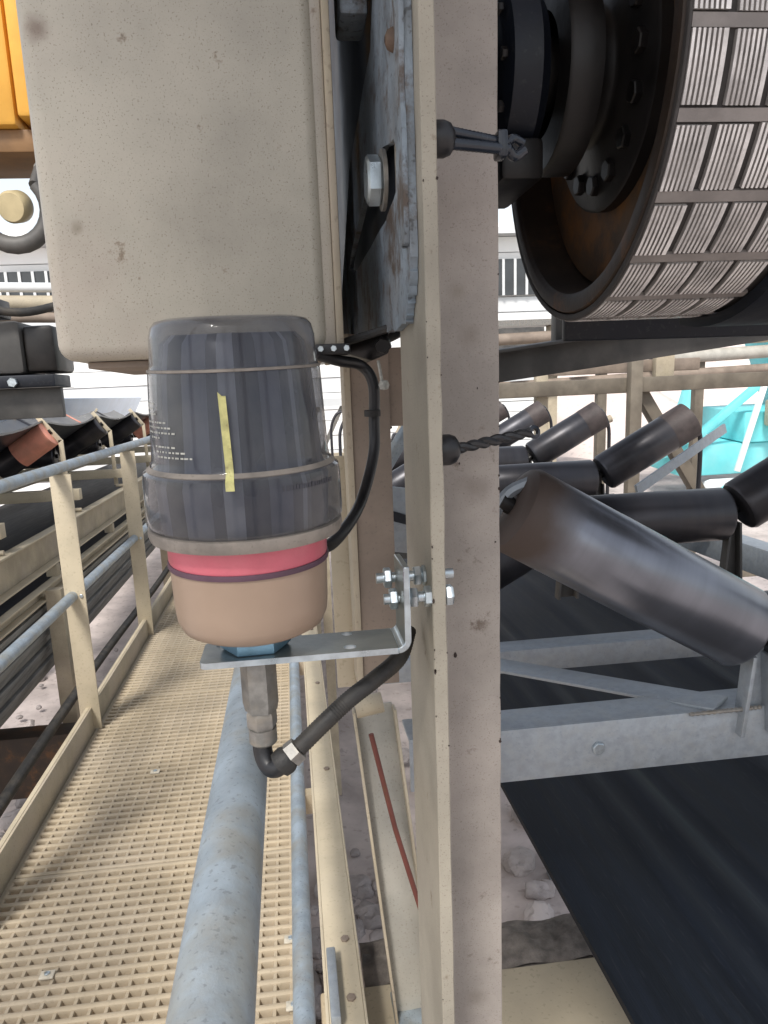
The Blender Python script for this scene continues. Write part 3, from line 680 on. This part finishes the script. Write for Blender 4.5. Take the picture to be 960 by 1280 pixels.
# belt under the rolls: sagging sheet with thickness
def belt_sheet(xs, vs, y0, y1, th, n=24, sag=0.0, per=1.0):
    mb = MB(); k = len(xs)
    for j in range(n+1):
        y = y0+(y1-y0)*j/n
        for x, v in zip(xs, vs): mb.v.append(W(x, y, v))
    for j in range(n+1):
        y = y0+(y1-y0)*j/n
        for x, v in zip(xs, vs): mb.v.append(W(x, y, v-th))
    o = (n+1)*k
    for j in range(n):
        for i in range(k-1):
            a = j*k+i; mb.f.append((a, a+1, a+k+1, a+k)); mb.f.append((o+a, o+a+k, o+a+k+1, o+a+1))
        for i in (0, k-1):
            a = j*k+i; mb.f.append((a, a+k, o+a+k, o+a))
    for j in (0, n):
        for i in range(k-1):
            a = j*k+i; mb.f.append((a, o+a, o+a+1, a+1))
    return mb
xs = []; vs = []
for i in range(49):
    t = i/48; x = .425+t*1.05
    v = -.885-.05*sin(pi*t)
    for c, w, h in ((.21, .018, .006), (.30, .03, .010), (.355, .012, -.006), (.62, .03, .008), (.80, .02, .008)):
        v += h*math.exp(-((t-c)/w)**2)
    xs.append(x); vs.append(v)
single('return_belt', belt_sheet(xs, vs, .2, 9.5, .012), M['belt'], 'wide black belt running below the galvanized cross frame on the right', 'belt')

# ================================================================== CROSS BEAM, POSTS UNDER THE COLUMN
cb = thing('cross_beam', 'tan cross beam under the column foot with dark spilled fines on it', 'beam', W(.4, 1.55, -1.5))
build('beam', MB().box(-.01, 1.6, 1.28, 1.60, -1.62, -1.42), M['concrete'], cb, bevel=.006)
build('beam_leg', MB().box(.25, .45, 1.36, 1.56, -3.3, -1.62), M['concrete'], cb, bevel=.004)
dm = MB(); n_ = 60
for i in range(n_+1):
    x = .10+1.4*i/n_
    for j in range(7):
        y = 1.605+.16*j/6; dm.v.append(W(x+random.uniform(-.004, .004), y, -1.425+.0+.02*sin(pi*j/6)*random.uniform(.3, 1.6)+(.006*sin(x*40))))
for i in range(n_):
    for j in range(6): a = i*7+j; dm.f.append((a, a+1, a+8, a+7))
build('ledge', MB().box(.10, 1.5, 1.603, 1.77, -1.60, -1.436), M['rock'], cb)
d_ = build('spilled_fines', dm, M['dirt'], cb); d_['kind'] = 'stuff'
# leaning tan channel with the rusty rod, standing on the cross beam
ch = thing('leaning_channel', 'pale channel post streaked by a red brown rod, standing on the cross beam', 'post', W(.2, 1.5, -1.41))
p0, p1 = W(.205, 1.50, -1.408), W(.150, 1.63, -.70)
build('web', MB().bar(p0, p1, .085, .006, Y), M['grey_paint'], ch, bevel=.001)
build('flange', MB().bar(p0+Vector((.045, -.02, 0)), p1+Vector((.045, -.02, 0)), .006, .045, Y), M['tan'], ch, bevel=.001)
build('flange', MB().bar(p0+Vector((-.046, -.02, 0)), p1+Vector((-.046, -.02, 0)), .006, .045, Y), M['tan_dusty'], ch, bevel=.001)
build('foot_plate', MB().box(.155, .275, 1.455, 1.56, -1.4195, -1.408), M['galv_pipe'], ch, bevel=.002)
build('rod', MB().tube([W(.133, 1.52, -.72), W(.175, 1.50, -.94), W(.232, 1.45, -1.17), W(.245, 1.44, -1.36)], .0055, 8), mat('red_brown_rod', (.19, .055, .04), .6, rust=.4), ch)
build('end_roller', MB().tube([W(.105, 1.56, -.675), W(.165, 1.56, -.665)], .022, 16), M['tan_dusty'], ch, bevel=.002)
# tall brown post behind the blue plate
bp = thing('brown_post', 'angle post behind the thin cable, painted with a shaded brown web and lit pale edge', 'post', W(.1, 1.1, -.44))
build('web', MB().box(.089, .143, 1.10, 1.108, -.44, .08), M['brown_steel'], bp, bevel=.001)  # brown web and paler edge paint the shaded and lit faces
build('edge_flange', MB().box(.0795, .0885, 1.095, 1.16, -.44, .08), M['tan_dusty'], bp, bevel=.001)
build('cross_plate', MB().box(.09, .20, 1.109, 1.116, -.05, .06), M['brown_steel'], bp)
bp2 = thing('tan_post', 'short tan post seen between the sensor base and the brown post', 'post', W(.07, 1.25, -.50))
build('web', MB().box(.056, .088, 1.25, 1.256, -.50, -.10), M['tan'], bp2, bevel=.001)
build('flange', MB().box(.089, .096, 1.24, 1.30, -.50, -.10), M['tan_dusty'], bp2, bevel=.001)
gp_ = thing('slotted_plate', 'grey slotted steel plate between the brown post and the column', 'plate', W(.19, 1.35, -.3))
def xv_plate(pts, y, th): return MB().prism([W(a, y, b) for a, b in pts], D*th)
build('upper_plate', xv_plate([(.13, -.155), (.25, -.175), (.25, -.29), (.13, -.27)], 1.30, .008), M['galv'], gp_, bevel=.001)
build('lower_plate', xv_plate([(.13, -.32), (.25, -.33), (.25, -.46), (.13, -.44)], 1.30, .008), M['galv'], gp_, bevel=.001)
build('slot', xv_plate([(.152, -.198), (.20, -.215), (.20, -.232), (.152, -.216)], 1.297, .004), M['navy'], gp_)
build('strut', MB().tube([W(.145, 1.28, -.14), W(.21, 1.28, -.04)], .012, 12), M['galv_pipe'], gp_)

# ================================================================== WALKWAY
wk = thing('walkway', None, None, W(-.45, 3, -1.4)); wk['kind'] = 'structure'
GV = -1.36; P = .0381
nx_ = 22; gx0 = -.875
def panel(y0, ny):
    mb = MB(); L_ = ny*P; xa, xb = gx0, gx0+nx_*P
    for j in range(ny+1):                       # cross bars: tapered, rounded top
        y = y0+j*P
        pr = [(-.0062, -.034), (-.0092, -.007), (-.0080, -.0020), (-.0036, 0), (.0036, 0), (.0080, -.0020), (.0092, -.007), (.0062, -.034)]
        mb.prism([W(xa, y+a, GV+b) for a, b in pr], X*(xb-xa))
    for i in range(nx_+1):
        x = xa+i*P
        pr = [(-.0038, -.033), (-.0060, -.009), (-.0036, -.0036), (.0036, -.0036), (.0060, -.009), (.0038, -.033)]
        mb.prism([W(x+a, y0-.004, GV+b) for a, b in pr], D*(L_+.008))
    return mb
ny_ = 36
for k in range(7):
    build('grating_panel', panel(.75+k*(ny_*P+.02), ny_), M['frp'], wk, smooth=30)
for (x, y) in ((-.66, 1.70), (-.075, 1.72), (-.07, 1.50), (-.57, 2.72)):
    c = build('grating_clip', MB().box(x-.017, x+.017, y-.014, y+.014, GV+.0005, GV+.006), M['clip'], wk, bevel=.002)
    build('screw_head', MB().hexnut(W(x, y, GV+.006), Z, .007, .004), M['zinc'], c)
build('stringer', MB().box(.0, .007, .4, 12, -1.47, -1.25), M['tan'], wk, bevel=.001)
build('stringer_flange', MB().box(.0075, .078, .4, 12, -1.2565, -1.2502), M['tan'], wk, bevel=.001)
build('stringer_lip', MB().box(.0785, .084, .4, 12, -1.30, -1.2495), M['tan'], wk, bevel=.001)
for y in (1.56, 1.38, 2.4, 3.2, 4.0): build('bolt_head', MB().hexnut(W(.055, y, -1.2500), Z, .010, .006), M['brown_steel'], wk)
build('end_plate', MB().box(.010, .03, 1.30, 1.50, -1.25, -1.215), M['galv'], wk, bevel=.003)
build('stringer', MB().box(-.90, -.884, .4, 12, -1.52, -1.375), M['tan_dusty'], wk, bevel=.001)
for y in (1.1, 2.5, 3.9, 5.3, 6.7, 8.1): build('bearer', MB().box(-.88, .0, y, y+.05, -1.47, -1.396), M['tan_dusty'], wk)
for y in (3.6, 7.2, 10.8):
    for x in (-.89, .005): build('leg', MB().box(x, x+.06, y, y+.06, -3.4+SL*y, -1.47), M['tan_dusty'], wk)

# right hand rail
hr = thing('hand_rail', 'galvanized pipe hand rail running under the round sensor along the walkway', 'rail', W(-.05, 5.5, -1.25))
build('top_rail', MB().tube([W(-.0625, y, -.337) for y in (.05, .4, .8, 1.5, 3, 6, 12)], .0240, 32), M['galv_pipe'], hr)
build('mid_rail', MB().tube([W(-.0335, y, -.965) for y in (.3, .8, 1.5, 3, 6, 12)], .0175, 24), M['galv_pipe'], hr)
for y in (6.0, 9.0, 12.0): build('post', MB().box(-.078, -.018, y, y+.008, -1.37, -.337), M['tan'], hr)
# left guard rail
XL = -.90
gr = thing('guard_rail', 'left guard rail with galvanized pipes on tan posts and a tan toe board', 'rail', W(XL, 5, -1.36))
build('top_rail', MB().tube([W(XL-.018, y, -.245) for y in (.6, 2, 4, 8, 12)], .0215, 24), M['galv_pipe'], gr)
build('mid_rail', MB().tube([W(XL-.016, y, -.770) for y in (.6, 2, 4, 8, 12)], .0215, 24), M['galv_pipe'], gr)
build('toe_board', MB().box(XL-.004, XL+.004, .5, 12, -1.39, -1.262), M['tan_dusty'], gr, bevel=.001)
build('toe_board_lip', MB().box(XL-.020, XL-.005, .5, 12, -1.268, -1.2615), M['tan'], gr, bevel=.001)
for y in (1.86, 3.18, 4.5, 5.82, 7.14, 8.5):
    p = build('post', MB().box(XL-.046, XL+.024+.012, y, y+.007, -1.36, -.268), M['tan'], gr, bevel=.001)
    build('leg_flange', MB().box(XL-.046, XL-.040, y+.0072, y+.06, -1.36, -.268), M['tan'], p, bevel=.001)
    build('foot_clip', MB().box(XL-.05, XL-.006, y-.012, y-.001, -1.42, -1.33), M['galv'], p, bevel=.002)
    build('bolt_head', MB().hexnut(W(XL+.02, y-.0005, -.77), -Y, .008, .005), M['zinc'], p)
single('black_hose', MB().tube(smooth_path([W(-1.03, y, -1.31-.02*sin(y*1.3)) for y in (1, 2, 3, 4, 5, 6, 8, 10)], 5), .021, 14), M['black_dusty'],
       'dusty black hose lying along the outside of the left toe board', 'hose')

# ================================================================== LEFT CONVEYOR
lc = thing('left_conveyor_frame', 'tan channel frame of the conveyor behind the left guard rail', 'frame', W(-1.5, 6, -.9))
def channel(x, v0, v1, y0, y1, m, nm='channel', fw=.05):
    c = build(nm, MB().box(x-.006, x, y0, y1, v0, v1), m, lc, bevel=.001)
    build('top_flange', MB().box(x+.0005, x+fw, y0, y1, v1-.010, v1), M['tan'], c, bevel=.001)
    build('bottom_flange', MB().box(x+.0005, x+fw, y0, y1, v0, v0+.010), M['tan'], c, bevel=.001)
channel(-1.37, -.865, -.675, 1.6, 13, M['tan_dusty'])
channel(-1.34, -1.00, -.93, 1.6, 13, M['tan_dusty'], 'lower_channel', .04)
channel(-2.95, -.865, -.675, 1.6, 13, M['tan_dusty'])
for y in (3.0, 4.35, 5.75, 7.1, 8.5, 10):
    build('upright', MB().box(-1.375, -1.315, y, y+.06, -.93, -.866), M['tan_dusty'], lc, bevel=.002)
for y in (4.6, 8.0, 11.5):
    for x in (-1.385, -2.94): build('leg', MB().box(x, x+.09, y, y+.09, -3.4+SL*y, -1.0), M['tan_dusty'], lc, bevel=.002)
LXC, LCL, LW, LR, LA = -2.08, .42, .40, .088, radians(33)
LV = -.40
def left_idler(y, m, label):
    sleeve = m == M['roll_orange'] and y < 6
    root = thing('left_idler', label, 'idler', W(LXC, y, -.67), 'idler sets of the left conveyor')
    xl, xr = LXC-LCL/2, LXC+LCL/2
    for p, a, L_ in ((W(xl, y, LV), 0, LCL), (W(xr+.04, y, LV+.02), LA, LW)):
        o = add_roll(root, p, a, L_, LR, M['roll_black'] if a == 0 or sleeve else m)
        if a and sleeve:
            e = build('sleeve', MB().lathe([(LR*.9, LW*.40), (LR*1.02, LW*.40), (LR*1.02, LW-.006), (LR*.9, LW+.001)], Vector((0, 0, 0)), X, 40), M['roll_orange'], None, origin=(0, 0, 0)); e.parent = o; e.location = (0, 0, 0)
    o = add_roll(root, W(xl-.04-cos(LA)*LW, y, LV+.02+sin(LA)*LW), -LA, LW, LR, m)
    xo = xr+.04+cos(LA)*LW+.012; vo = LV+.02+sin(LA)*LW
    for s in (1, -1):
        X_ = lambda q: LXC+s*(q-LXC)
        br_ = MB(); br_.bar(W(X_(xo-.07), y, vo+.10), W(X_(xo+.05), y, vo-.06), .03, .012, Y); br_.bar(W(X_(xo+.05), y, vo-.05), W(X_(xo+.055), y, -.66), .03, .012, Y)
        build('bracket', br_, M['tan'], root, bevel=.001)
    build('base_channel', MB().box(LXC-.73, LXC+.73, y-.04, y+.03, -.60, -.53), M['tan'], root, bevel=.002)
    build('bolt', MB().tube([W(LXC+.66, y-.06, -.66), W(LXC+.74, y-.06, -.66)], .012, 8), M['tan_dusty'], root)
for y, m, l in ((3.75, 'roll_black', 'left idler set just outside the photo edge, black rolls'), (5.15, 'roll_orange', 'idler set with the salmon orange roll nearest on the left conveyor'),
                (6.55, 'roll_black', 'idler set with a black roll right after the nearest orange one'), (8.05, 'roll_black', 'idler set with the smaller black roll before the far red roll'),
                (9.7, 'roll_orange', 'far idler set with the red orange roll at the edge of the sensor'), (11.3, 'roll_black', 'farthest idler set hidden behind the sensor')):
    left_idler(y, M[m], l)
build('shadow_beam', MB().box(-2.9, -.98, 3.75, 3.9, -1.95, -1.62), M['drum_rust'], lc, bevel=.004)  # dark beam added to stand for the shade below the belt strips
build('leg', MB().box(-1.30, -1.22, 4.05, 4.12, -3.4+SL*4, -.94), M['tan_dusty'], lc, bevel=.002)
# belt on the left conveyor: troughed, its edge sagging between the idlers
mb = MB(); ys = [2.5+.175*i for i in range(58)]; half_ = []
kx = [(-1.0, 0), (0, 0), (1.0, 0)]
prof = []
for i in range(25):
    s = -1+2*i/24; ax_ = abs(s)*.62
    if ax_ < .22: x, v = ax_, LV+LR+.004
    else: x, v = .22+(ax_-.22)*cos(LA), LV+LR+.012+(ax_-.22)*sin(LA)
    prof.append((LXC+math.copysign(x, s), v, abs(s)))
n = len(prof); base = []
for lay in (0, 1):
    for y in ys:
        ph = ((y-5.15)/1.5) % 1.0; sg = .05*sin(pi*ph)
        for x, v, e in prof: mb.v.append(W(x, y, v-sg*e-.012*lay))
o_ = len(ys)*n
for j in range(len(ys)-1):
    for i in range(n-1):
        a = j*n+i; mb.f.append((a, a+1, a+n+1, a+n)); mb.f.append((o_+a, o_+a+n, o_+a+n+1, o_+a+1))
    for i in (0, n-1): a = j*n+i; mb.f.append((a, a+n, o_+a+n, o_+a))
single('troughed_belt', mb, M['belt_pale'], 'worn shiny belt lying in the trough of the left conveyor', 'belt')
# return strand and skirts below the left conveyor
rt = thing('return_strand', 'weathered grey strips of returning belt below the left conveyor channel', 'belt', W(-1.7, 6, -1.2))
for k in range(9):
    v = -1.035-.043*k; x = -1.325+.012*(k % 2)-.004*k
    build('belt_strip', MB().box(-2.9, x, 1.8, 13, v-.031, v), M['grey_strip'], rt, bevel=.004)
build('belt_top', MB().box(-2.88, -1.375, 1.8, 13, -1.034, -.955), M['belt'], rt, bevel=.004)

# ================================================================== BACKGROUND, LEFT
hs_ = thing('chain_hoist', 'yellow chain hoist with a dark hook at the left edge behind the tan box', 'hoist', W(-.75, 2.6, .55))
build('housing', MB().box(-1.15, -.735, 2.6, 2.95, .82, 1.5), M['yellow'], hs_, bevel=.012)
build('side_cover', MB().box(-.728, -.665, 2.59, 2.93, .84, 1.5), M['yellow'], hs_, bevel=.012)
build('bottom_plate', MB().box(-1.13, -.675, 2.63, 2.92, .755, .818), mat('brown_hoist_paint', (.22, .12, .05), .5), hs_, bevel=.004)
for k in range(6):
    a = k*pi/2
    build('chain_link', MB().lathe([(.014, -.007), (.028, -.005), (.028, .005), (.014, .007)], W(-.685+.004*(k % 2), 2.62, .735-.034*k), Vector((cos(a)+.2, sin(a), .15)), 14, True), M['grey_metal'], hs_)
hk = [W(-.765+.098*cos(radians(a)), 2.56, .575+.098*sin(radians(a))) for a in range(45, -200, -15)]
build('hook', MB().tube(hk, [.016+.010*sin(pi*i/(len(hk)-1)) for i in range(len(hk))], 14), M['dark_grey'], hs_)
build('hook_shank', MB().tube([hk[0], W(-.690, 2.61, .70)], .016, 10), M['dark_grey'], hs_)
build('sheave', MB().lathe([(0, -.03), (.040, -.03), (.046, -.02), (.046, .02), (.040, .03), (0, .03)], W(-.762, 2.58, .590), Vector((-.2, -1, -.2)), 28), mat('pale_cream_sheave', (.46, .38, .22), .4), hs_)
mo = thing('drive_gearbox', 'dark grey block of a drive gearbox beside the lower left corner of the tan box', 'gearbox', W(-1.2, 3.7, .10))
build('body', MB().box(-1.9, -1.12, 3.62, 3.95, .145, .37), M['dark_grey'], mo, bevel=.02)
build('end_cover', MB().box(-1.118, -.985, 3.64, 3.93, .150, .35), M['drum_dark'], mo, bevel=.02)
build('bearing_cap', MB().lathe([(0, -.03), (.05, -.03), (.06, -.022), (.06, 0), (0, 0)], W(-1.30, 3.62, .26), Vector((0, 1, 0)), 24), M['dark_grey'], mo)
build('hose', MB().tube(smooth_path([W(-1.6, 3.6, .30), W(-1.35, 3.55, .42), W(-1.1, 3.6, .40), W(-.95, 3.7, .44)], 6), .018, 10), M['black_dusty'], mo)
build('terminal_box', MB().box(-1.45, -1.2, 3.62, 3.8, .39, .47), M['dark_grey'], mo, bevel=.008)
build('foot', MB().box(-1.7, -1.0, 3.62, 3.88, .085, .14), M['navy'], mo, bevel=.006)
build('lamp_bolt', MB().hexnut(W(-1.17, 3.61, .11), -Y, .022, .02), M['zinc'], mo)
bm_ = thing('motor_beam', 'dark grey steel beam carrying the dark gearbox above the left conveyor', 'beam', W(-1.8, 3.7, 0))
build('web', MB().box(-3.6, -.99, 3.66, 3.70, -.05, .082), M['dark_grey'], bm_, bevel=.004)
build('flange', MB().box(-3.6, -.98, 3.60, 3.86, .0825, .0845), M['dark_grey'], bm_)
build('leg', MB().box(-3.5, -3.38, 3.65, 3.77, -3.4+SL*3.7, -.05), M['dark_grey'], bm_)
pr_ = thing('pipe_bundle', 'dusty pinkish tan pipes crossing above the dark gearbox', 'pipes', W(-1.8, 5, .55))
for v, r_, m in ((.60, .045, 'tan_dusty'), (.52, .032, 'brown_steel'), (.69, .028, 'white_grey')):
    build('pipe', MB().tube([W(-4.2, 5.0, v+.10), W(-1.28, 5.0, v)], r_, 14), M[m], pr_)
build('hanger', MB().box(-1.9, -1.8, 4.98, 5.02, .30, .80), M['tan'], pr_, bevel=.004)
# long pale shed with boarded walls
sh = thing('white_shed', 'long white boarded shed with dark windows far behind the conveyors', 'shed', W(0, 16.5, -2.4))
SHX0, SHX1, SHY = -16.0, 5.55, 16.0
zt = 3.35+SL*0
base_z = 0.0
def wbox(x0, x1, y0, y1, z0, z1): return MB().hexa([Vector(p) for p in ((x0, y0, z0), (x1, y0, z0), (x1, y1, z0), (x0, y1, z0), (x0, y0, z1), (x1, y0, z1), (x1, y1, z1), (x0, y1, z1))])
build('wall', wbox(SHX0, SHX1, SHY+.06, SHY+7, 0, 5.35), M['white_grey'], sh)
z = .05; k = 0
while z < 5.3:
    hgt = (.30, .30, .22, .34)[k % 4]
    build('board', wbox(SHX0, SHX1, SHY-.02*(k % 2), SHY+.055, z, z+hgt-.014), M['white'] if k % 5 != 3 else M['white_grey'], sh); z += hgt; k += 1
build('roof', MB().hexa([Vector(p) for p in ((SHX0-.2, SHY-.35, 5.36), (SHX1+.2, SHY-.35, 5.36), (SHX1+.2, SHY+7.3, 5.9), (SHX0-.2, SHY+7.3, 5.9), (SHX0-.2, SHY-.35, 5.5), (SHX1+.2, SHY-.35, 5.5), (SHX1+.2, SHY+7.3, 6.04), (SHX0-.2, SHY+7.3, 6.04))]), M['white'], sh)
for xw in (-11.5, -8.2, -5.15, 3.6):
    wf = build('window', wbox(xw, xw+1.6, SHY-.10, SHY-.03, 4.15, 4.85), M['window'], sh)
    for q in range(6): build('bar', wbox(xw+.24*q+.1, xw+.24*q+.15, SHY-.13, SHY-.105, 4.15, 4.85), M['white_grey'], wf)
build('opening', wbox(3.9, 5.3, SHY-.10, SHY-.04, 3.05, 3.55), M['dark_grey'], sh)
build('gutter', wbox(SHX0, SHX1, SHY-.42, SHY-.36, 5.30, 5.42), M['white_grey'], sh)
# pale sheet beyond the left belt; its blue paints the sky's reflection
cv = thing('sky_sheen_sheet', 'pale blue grey sheet painting the sky sheen along the far side of the left belt', 'cover', W(-2.9, 8, -.2))
mbq = MB()
mbq.prism([W(-3.05, 4.2, -.30), W(-2.80, 4.2, .10), W(-2.77, 4.2, .09), W(-3.0, 4.2, -.34)], D*11.5)
build('sheet', mbq, mat('pale_blue_sheet', (.58, .66, .78), .35, var=.1, vscale=2), cv)

# ================================================================== BACKGROUND, RIGHT
ub = thing('under_beam', 'dark dusty channel beam running just below the tiled drum', 'beam', W(1.2, 2.6, 0))
build('web', MB().bar(W(.55, 2.6, .045), W(2.4, 2.6, .245), .02, .10), M['dark_grey'], ub, bevel=.003)
build('flange', MB().bar(W(.55, 2.57, .098), W(2.4, 2.57, .298), .09, .010), M['dark_grey'], ub, bevel=.002)
build('hanger', MB().bar(W(.93, 2.62, .10), W(.93, 2.62, .9), .05, .05, Y), M['dark_grey'], ub, bevel=.003)
build('bolt_head', MB().hexnut(W(.985, 2.52, .20), -Y, .035, .03), M['zinc'], ub)
of = thing('olive_frame', 'olive brown steel frame with an upright and a diagonal brace before the cyan machine', 'frame', W(3, 6, -2))
build('beam', MB().box(1.6, 6.5, 6.0, 6.12, -.10, .02), M['olive'], of, bevel=.01)
build('upright', MB().box(2.67, 2.77, 5.9, 5.99, -3.0, .55), M['olive'], of, bevel=.01)
build('upright', MB().box(2.98, 3.14, 6.125, 6.2, -.10, .5), M['tan_dusty'], of, bevel=.01)
build('upright', MB().box(1.98, 2.08, 6.125, 6.2, -3.0, .3), M['tan_dusty'], of, bevel=.01)
build('diagonal_brace', MB().bar(W(2.86, 6.15, -.10), W(3.75, 6.15, -1.5), .10, .12, Y), M['olive'], of, bevel=.006)
build('upper_beam', MB().box(1.5, 3.4, 6.2, 6.3, .06, .16), M['brown_steel'], of, bevel=.01)
build('strut', MB().tube([W(1.3, 6.1, -.75), W(2.6, 6.1, -.30)], .03, 10), M['tan_dusty'], of)
build('lower_rail', MB().box(1.6, 6.5, 6.13, 6.2, -1.75, -1.65), M['olive'], of, bevel=.006)
cy = thing('cyan_crusher', 'bright cyan mobile crusher standing on the pale yard at the right edge', 'machine', Vector((9, 14.5, 0)))
def cbox(nm, x0, x1, y0, y1, z0, z1, m='cyan', b=.03): return build(nm, wbox(x0, x1, y0, y1, z0, z1), M[m], cy, bevel=b)
cbox('chassis', 7.5, 12.9, 14.2, 15.6, .55, 1.15)
cbox('engine_housing', 8.7, 10.1, 14.1, 15.7, 1.17, 1.75)
build('hopper', MB().hexa([Vector(p) for p in ((10.2, 14.1, 1.3), (12.0, 14.1, 1.3), (12.0, 15.7, 1.3), (10.2, 15.7, 1.3), (9.7, 13.8, 3.1), (12.6, 13.8, 3.1), (12.6, 16, 3.1), (9.7, 16, 3.1))]), M['cyan'], cy, bevel=.02)
build('arm', MB().bar(Vector((7.25, 14.0, 1.25)), Vector((7.65, 14.0, 2.65)), .25, .30, Y), M['cyan'], cy, bevel=.02)
build('arm_brace', MB().bar(Vector((7.5, 14.02, 1.2)), Vector((8.9, 14.02, 2.3)), .14, .14, Y), M['cyan'], cy, bevel=.02)
build('feeder', MB().bar(Vector((6.9, 14.8, 3.25)), Vector((10.6, 14.8, 3.4)), .9, .34), M['cyan'], cy, bevel=.03)
build('chute', MB().bar(Vector((6.2, 14.6, .75)), Vector((7.6, 14.6, 1.1)), .6, .16), M['cyan'], cy, bevel=.02)
build('ladder', MB().bar(Vector((8.35, 13.7, .7)), Vector((8.85, 13.7, 2.5)), .09, .09, Y), M['white'], cy, bevel=.01)
tr = cbox('track', 7.9, 12.3, 13.95, 14.19, .0, .5, 'white_grey', .12)
for k in range(5): build('roller', MB().tube([Vector((8.3+.9*k, 13.93, .25)), Vector((8.3+.9*k, 13.80, .25))], .16, 16), M['cyan'], cy)
cbox('tan_tank', 9.0, 9.9, 13.6, 14.0, 1.5, 2.0, 'tan', .05)
sb = thing('scraper_plate', 'dark navy belt scraper plate behind the underside of the tiled drum', 'plate', W(1.0, 1.3, .06))
build('plate', MB().prism([W(.47, 1.30, .070), W(1.7, 1.30, .055), W(1.7, 1.30, .45), W(.47, 1.30, .45)], D*.02), M['navy'], sb, bevel=.004)
build('stiffener', MB().box(.5, 1.7, 1.285, 1.299, .30, .34), M['navy'], sb, bevel=.002)
# pale stockpiles and quarry slope
def heap(name, label, c, rx, ry, h, m):
    mb = MB(); n1, n2 = 14, 48; ph = [random.uniform(0, 6) for _ in range(4)]
    for i in range(n1+1):
        t = i/n1
        for j in range(n2):
            a = 2*pi*j/n2; w_ = 1+.08*sin(3*a+ph[0])+.05*sin(7*a+ph[1])
            mb.v.append(Vector((c[0]+rx*t*w_*cos(a), c[1]+ry*t*w_*sin(a), h*(1-t)**1.0*(1+.06*sin(5*a+ph[2]))*(1 if t > .08 else .97)-.02+random.uniform(-.04, .04)*(t < 1))))
    for i in range(n1):
        for j in range(n2): mb.f.append((i*n2+j, i*n2+(j+1) % n2, (i+1)*n2+(j+1) % n2, (i+1)*n2+j))
    return single(name, mb, m, label, 'stockpile')
M['sand'] = mat('pale_pink_sand', (.70, .59, .54), .95, var=.12, vscale=1.5, speck=.2, sscale=9, bump=.6, bscale=8)
heap('stockpile', 'pale pink sand heap beyond the olive upright', (9.5, 24, 0), 5, 5, 2.6, M['sand'])
heap('stockpile', 'bigger sand heap far behind the cyan crusher', (21, 34, 0), 8, 7, 4.2, M['sand'])

# unseen columns added behind the viewer for dark reflections in cap and rolls
for k, (x, y) in enumerate(((-.28, -1.25), (.42, -1.35), (1.3, -.9), (-1.75, -.6))):
    pc = thing('reflection_column', ('added unseen column behind the viewer for reflections, %s' % ('nearest to the hand rail', 'to the right of the hand rail', 'farthest right beside the bare idlers', 'beyond the left guard rail')[k]), 'column', W(x, y, -3.0))
    build('web', MB().box(x-.06, x+.06, y-.006, y+.006, -3.4, 1.8), M['brown_steel'], pc)
    for s_ in (-1, 1): build('flange', MB().box(x+s_*.0665-.006, x+s_*.0665+.006, y-.06, y+.06, -3.4, 1.8), M['brown_steel'], pc)

tg = thing('truss_gallery', 'pale lattice truss seen in the gap between the sensor and the brown post', 'truss', W(.5, 10, -1.5))
build('top_chord', MB().box(-1.2, 2.6, 10, 10.08, -.16, -.06), M['white_grey'], tg)
build('bottom_chord', MB().box(-1.2, 2.6, 10, 10.08, -1.5, -1.4), M['tan_dusty'], tg)
build('mid_chord', MB().box(-1.2, 2.6, 10, 10.08, -.82, -.76), M['tan_dusty'], tg)
for k in range(12):
    x = -1.1+.3*k
    build('diagonal', MB().bar(W(x, 10.12, -.76), W(x+.3, 10.12, -.16), .05, .06, Y), M['grey_metal'] if k % 2 else M['tan_dusty'], tg)
    build('diagonal', MB().bar(W(x+.3, 10.12, -1.4), W(x, 10.12, -.82), .05, .06, Y), M['olive'], tg)
for x in (-1.15, 2.5): build('leg', MB().box(x, x+.1, 10.0, 10.08, -3.4+SL*10, -1.5), M['tan_dusty'], tg)
op = thing('overhead_shade_deck', 'added unseen deck above the viewer, shading the tan box and the column', 'platform', W(.6, 0, 1.3))  # out-of-view deck added to keep sun and sky off the near parts
build('deck', MB().box(-.62, .42, -.55, 1.25, 1.30, 1.31), M['brown_steel'], op)
for y in (-.5, .4, 1.2): build('bearer', MB().box(-.62, .42, y-.03, y+.03, 1.20, 1.298), M['brown_steel'], op)
for x in (-.58, .38):
    for y in (-.5, 1.2): build('post', MB().box(x-.03, x+.03, y-.03, y+.03, 1.312, 2.3), M['brown_steel'], op)

rk = thing('pipe_rack', 'crowded dusty rack of brown and grey pipes in the distance under the tiled drum', 'rack', W(3.4, 8, -2))
for v, r_, m in ((.50, .06, 'brown_steel'), (.34, .045, 'tan_dusty'), (.20, .07, 'grey_paint'), (.02, .05, 'brown_steel')):
    build('pipe', MB().tube([W(1.4, 8.0, v-.05), W(7.5, 8.2, v+.10)], r_, 14), M[m], rk)
for x in (2.0, 2.75, 3.3, 4.4, 5.6): build('upright', MB().box(x, x+.10, 8.1, 8.2, -2.9, .62), M['tan_dusty' if x < 3 else 'olive'], rk, bevel=.006)
for x in (2.35, 3.0, 3.9): build('valve', MB().lathe([(0, -.10), (.09, -.08), (.12, 0), (.09, .08), (0, .10)], W(x, 7.95, .22), X, 18), M['dark_grey'], rk)
build('cable_tray', MB().box(1.5, 7.2, 8.0, 8.25, .60, .66), M['grey_metal'], rk)
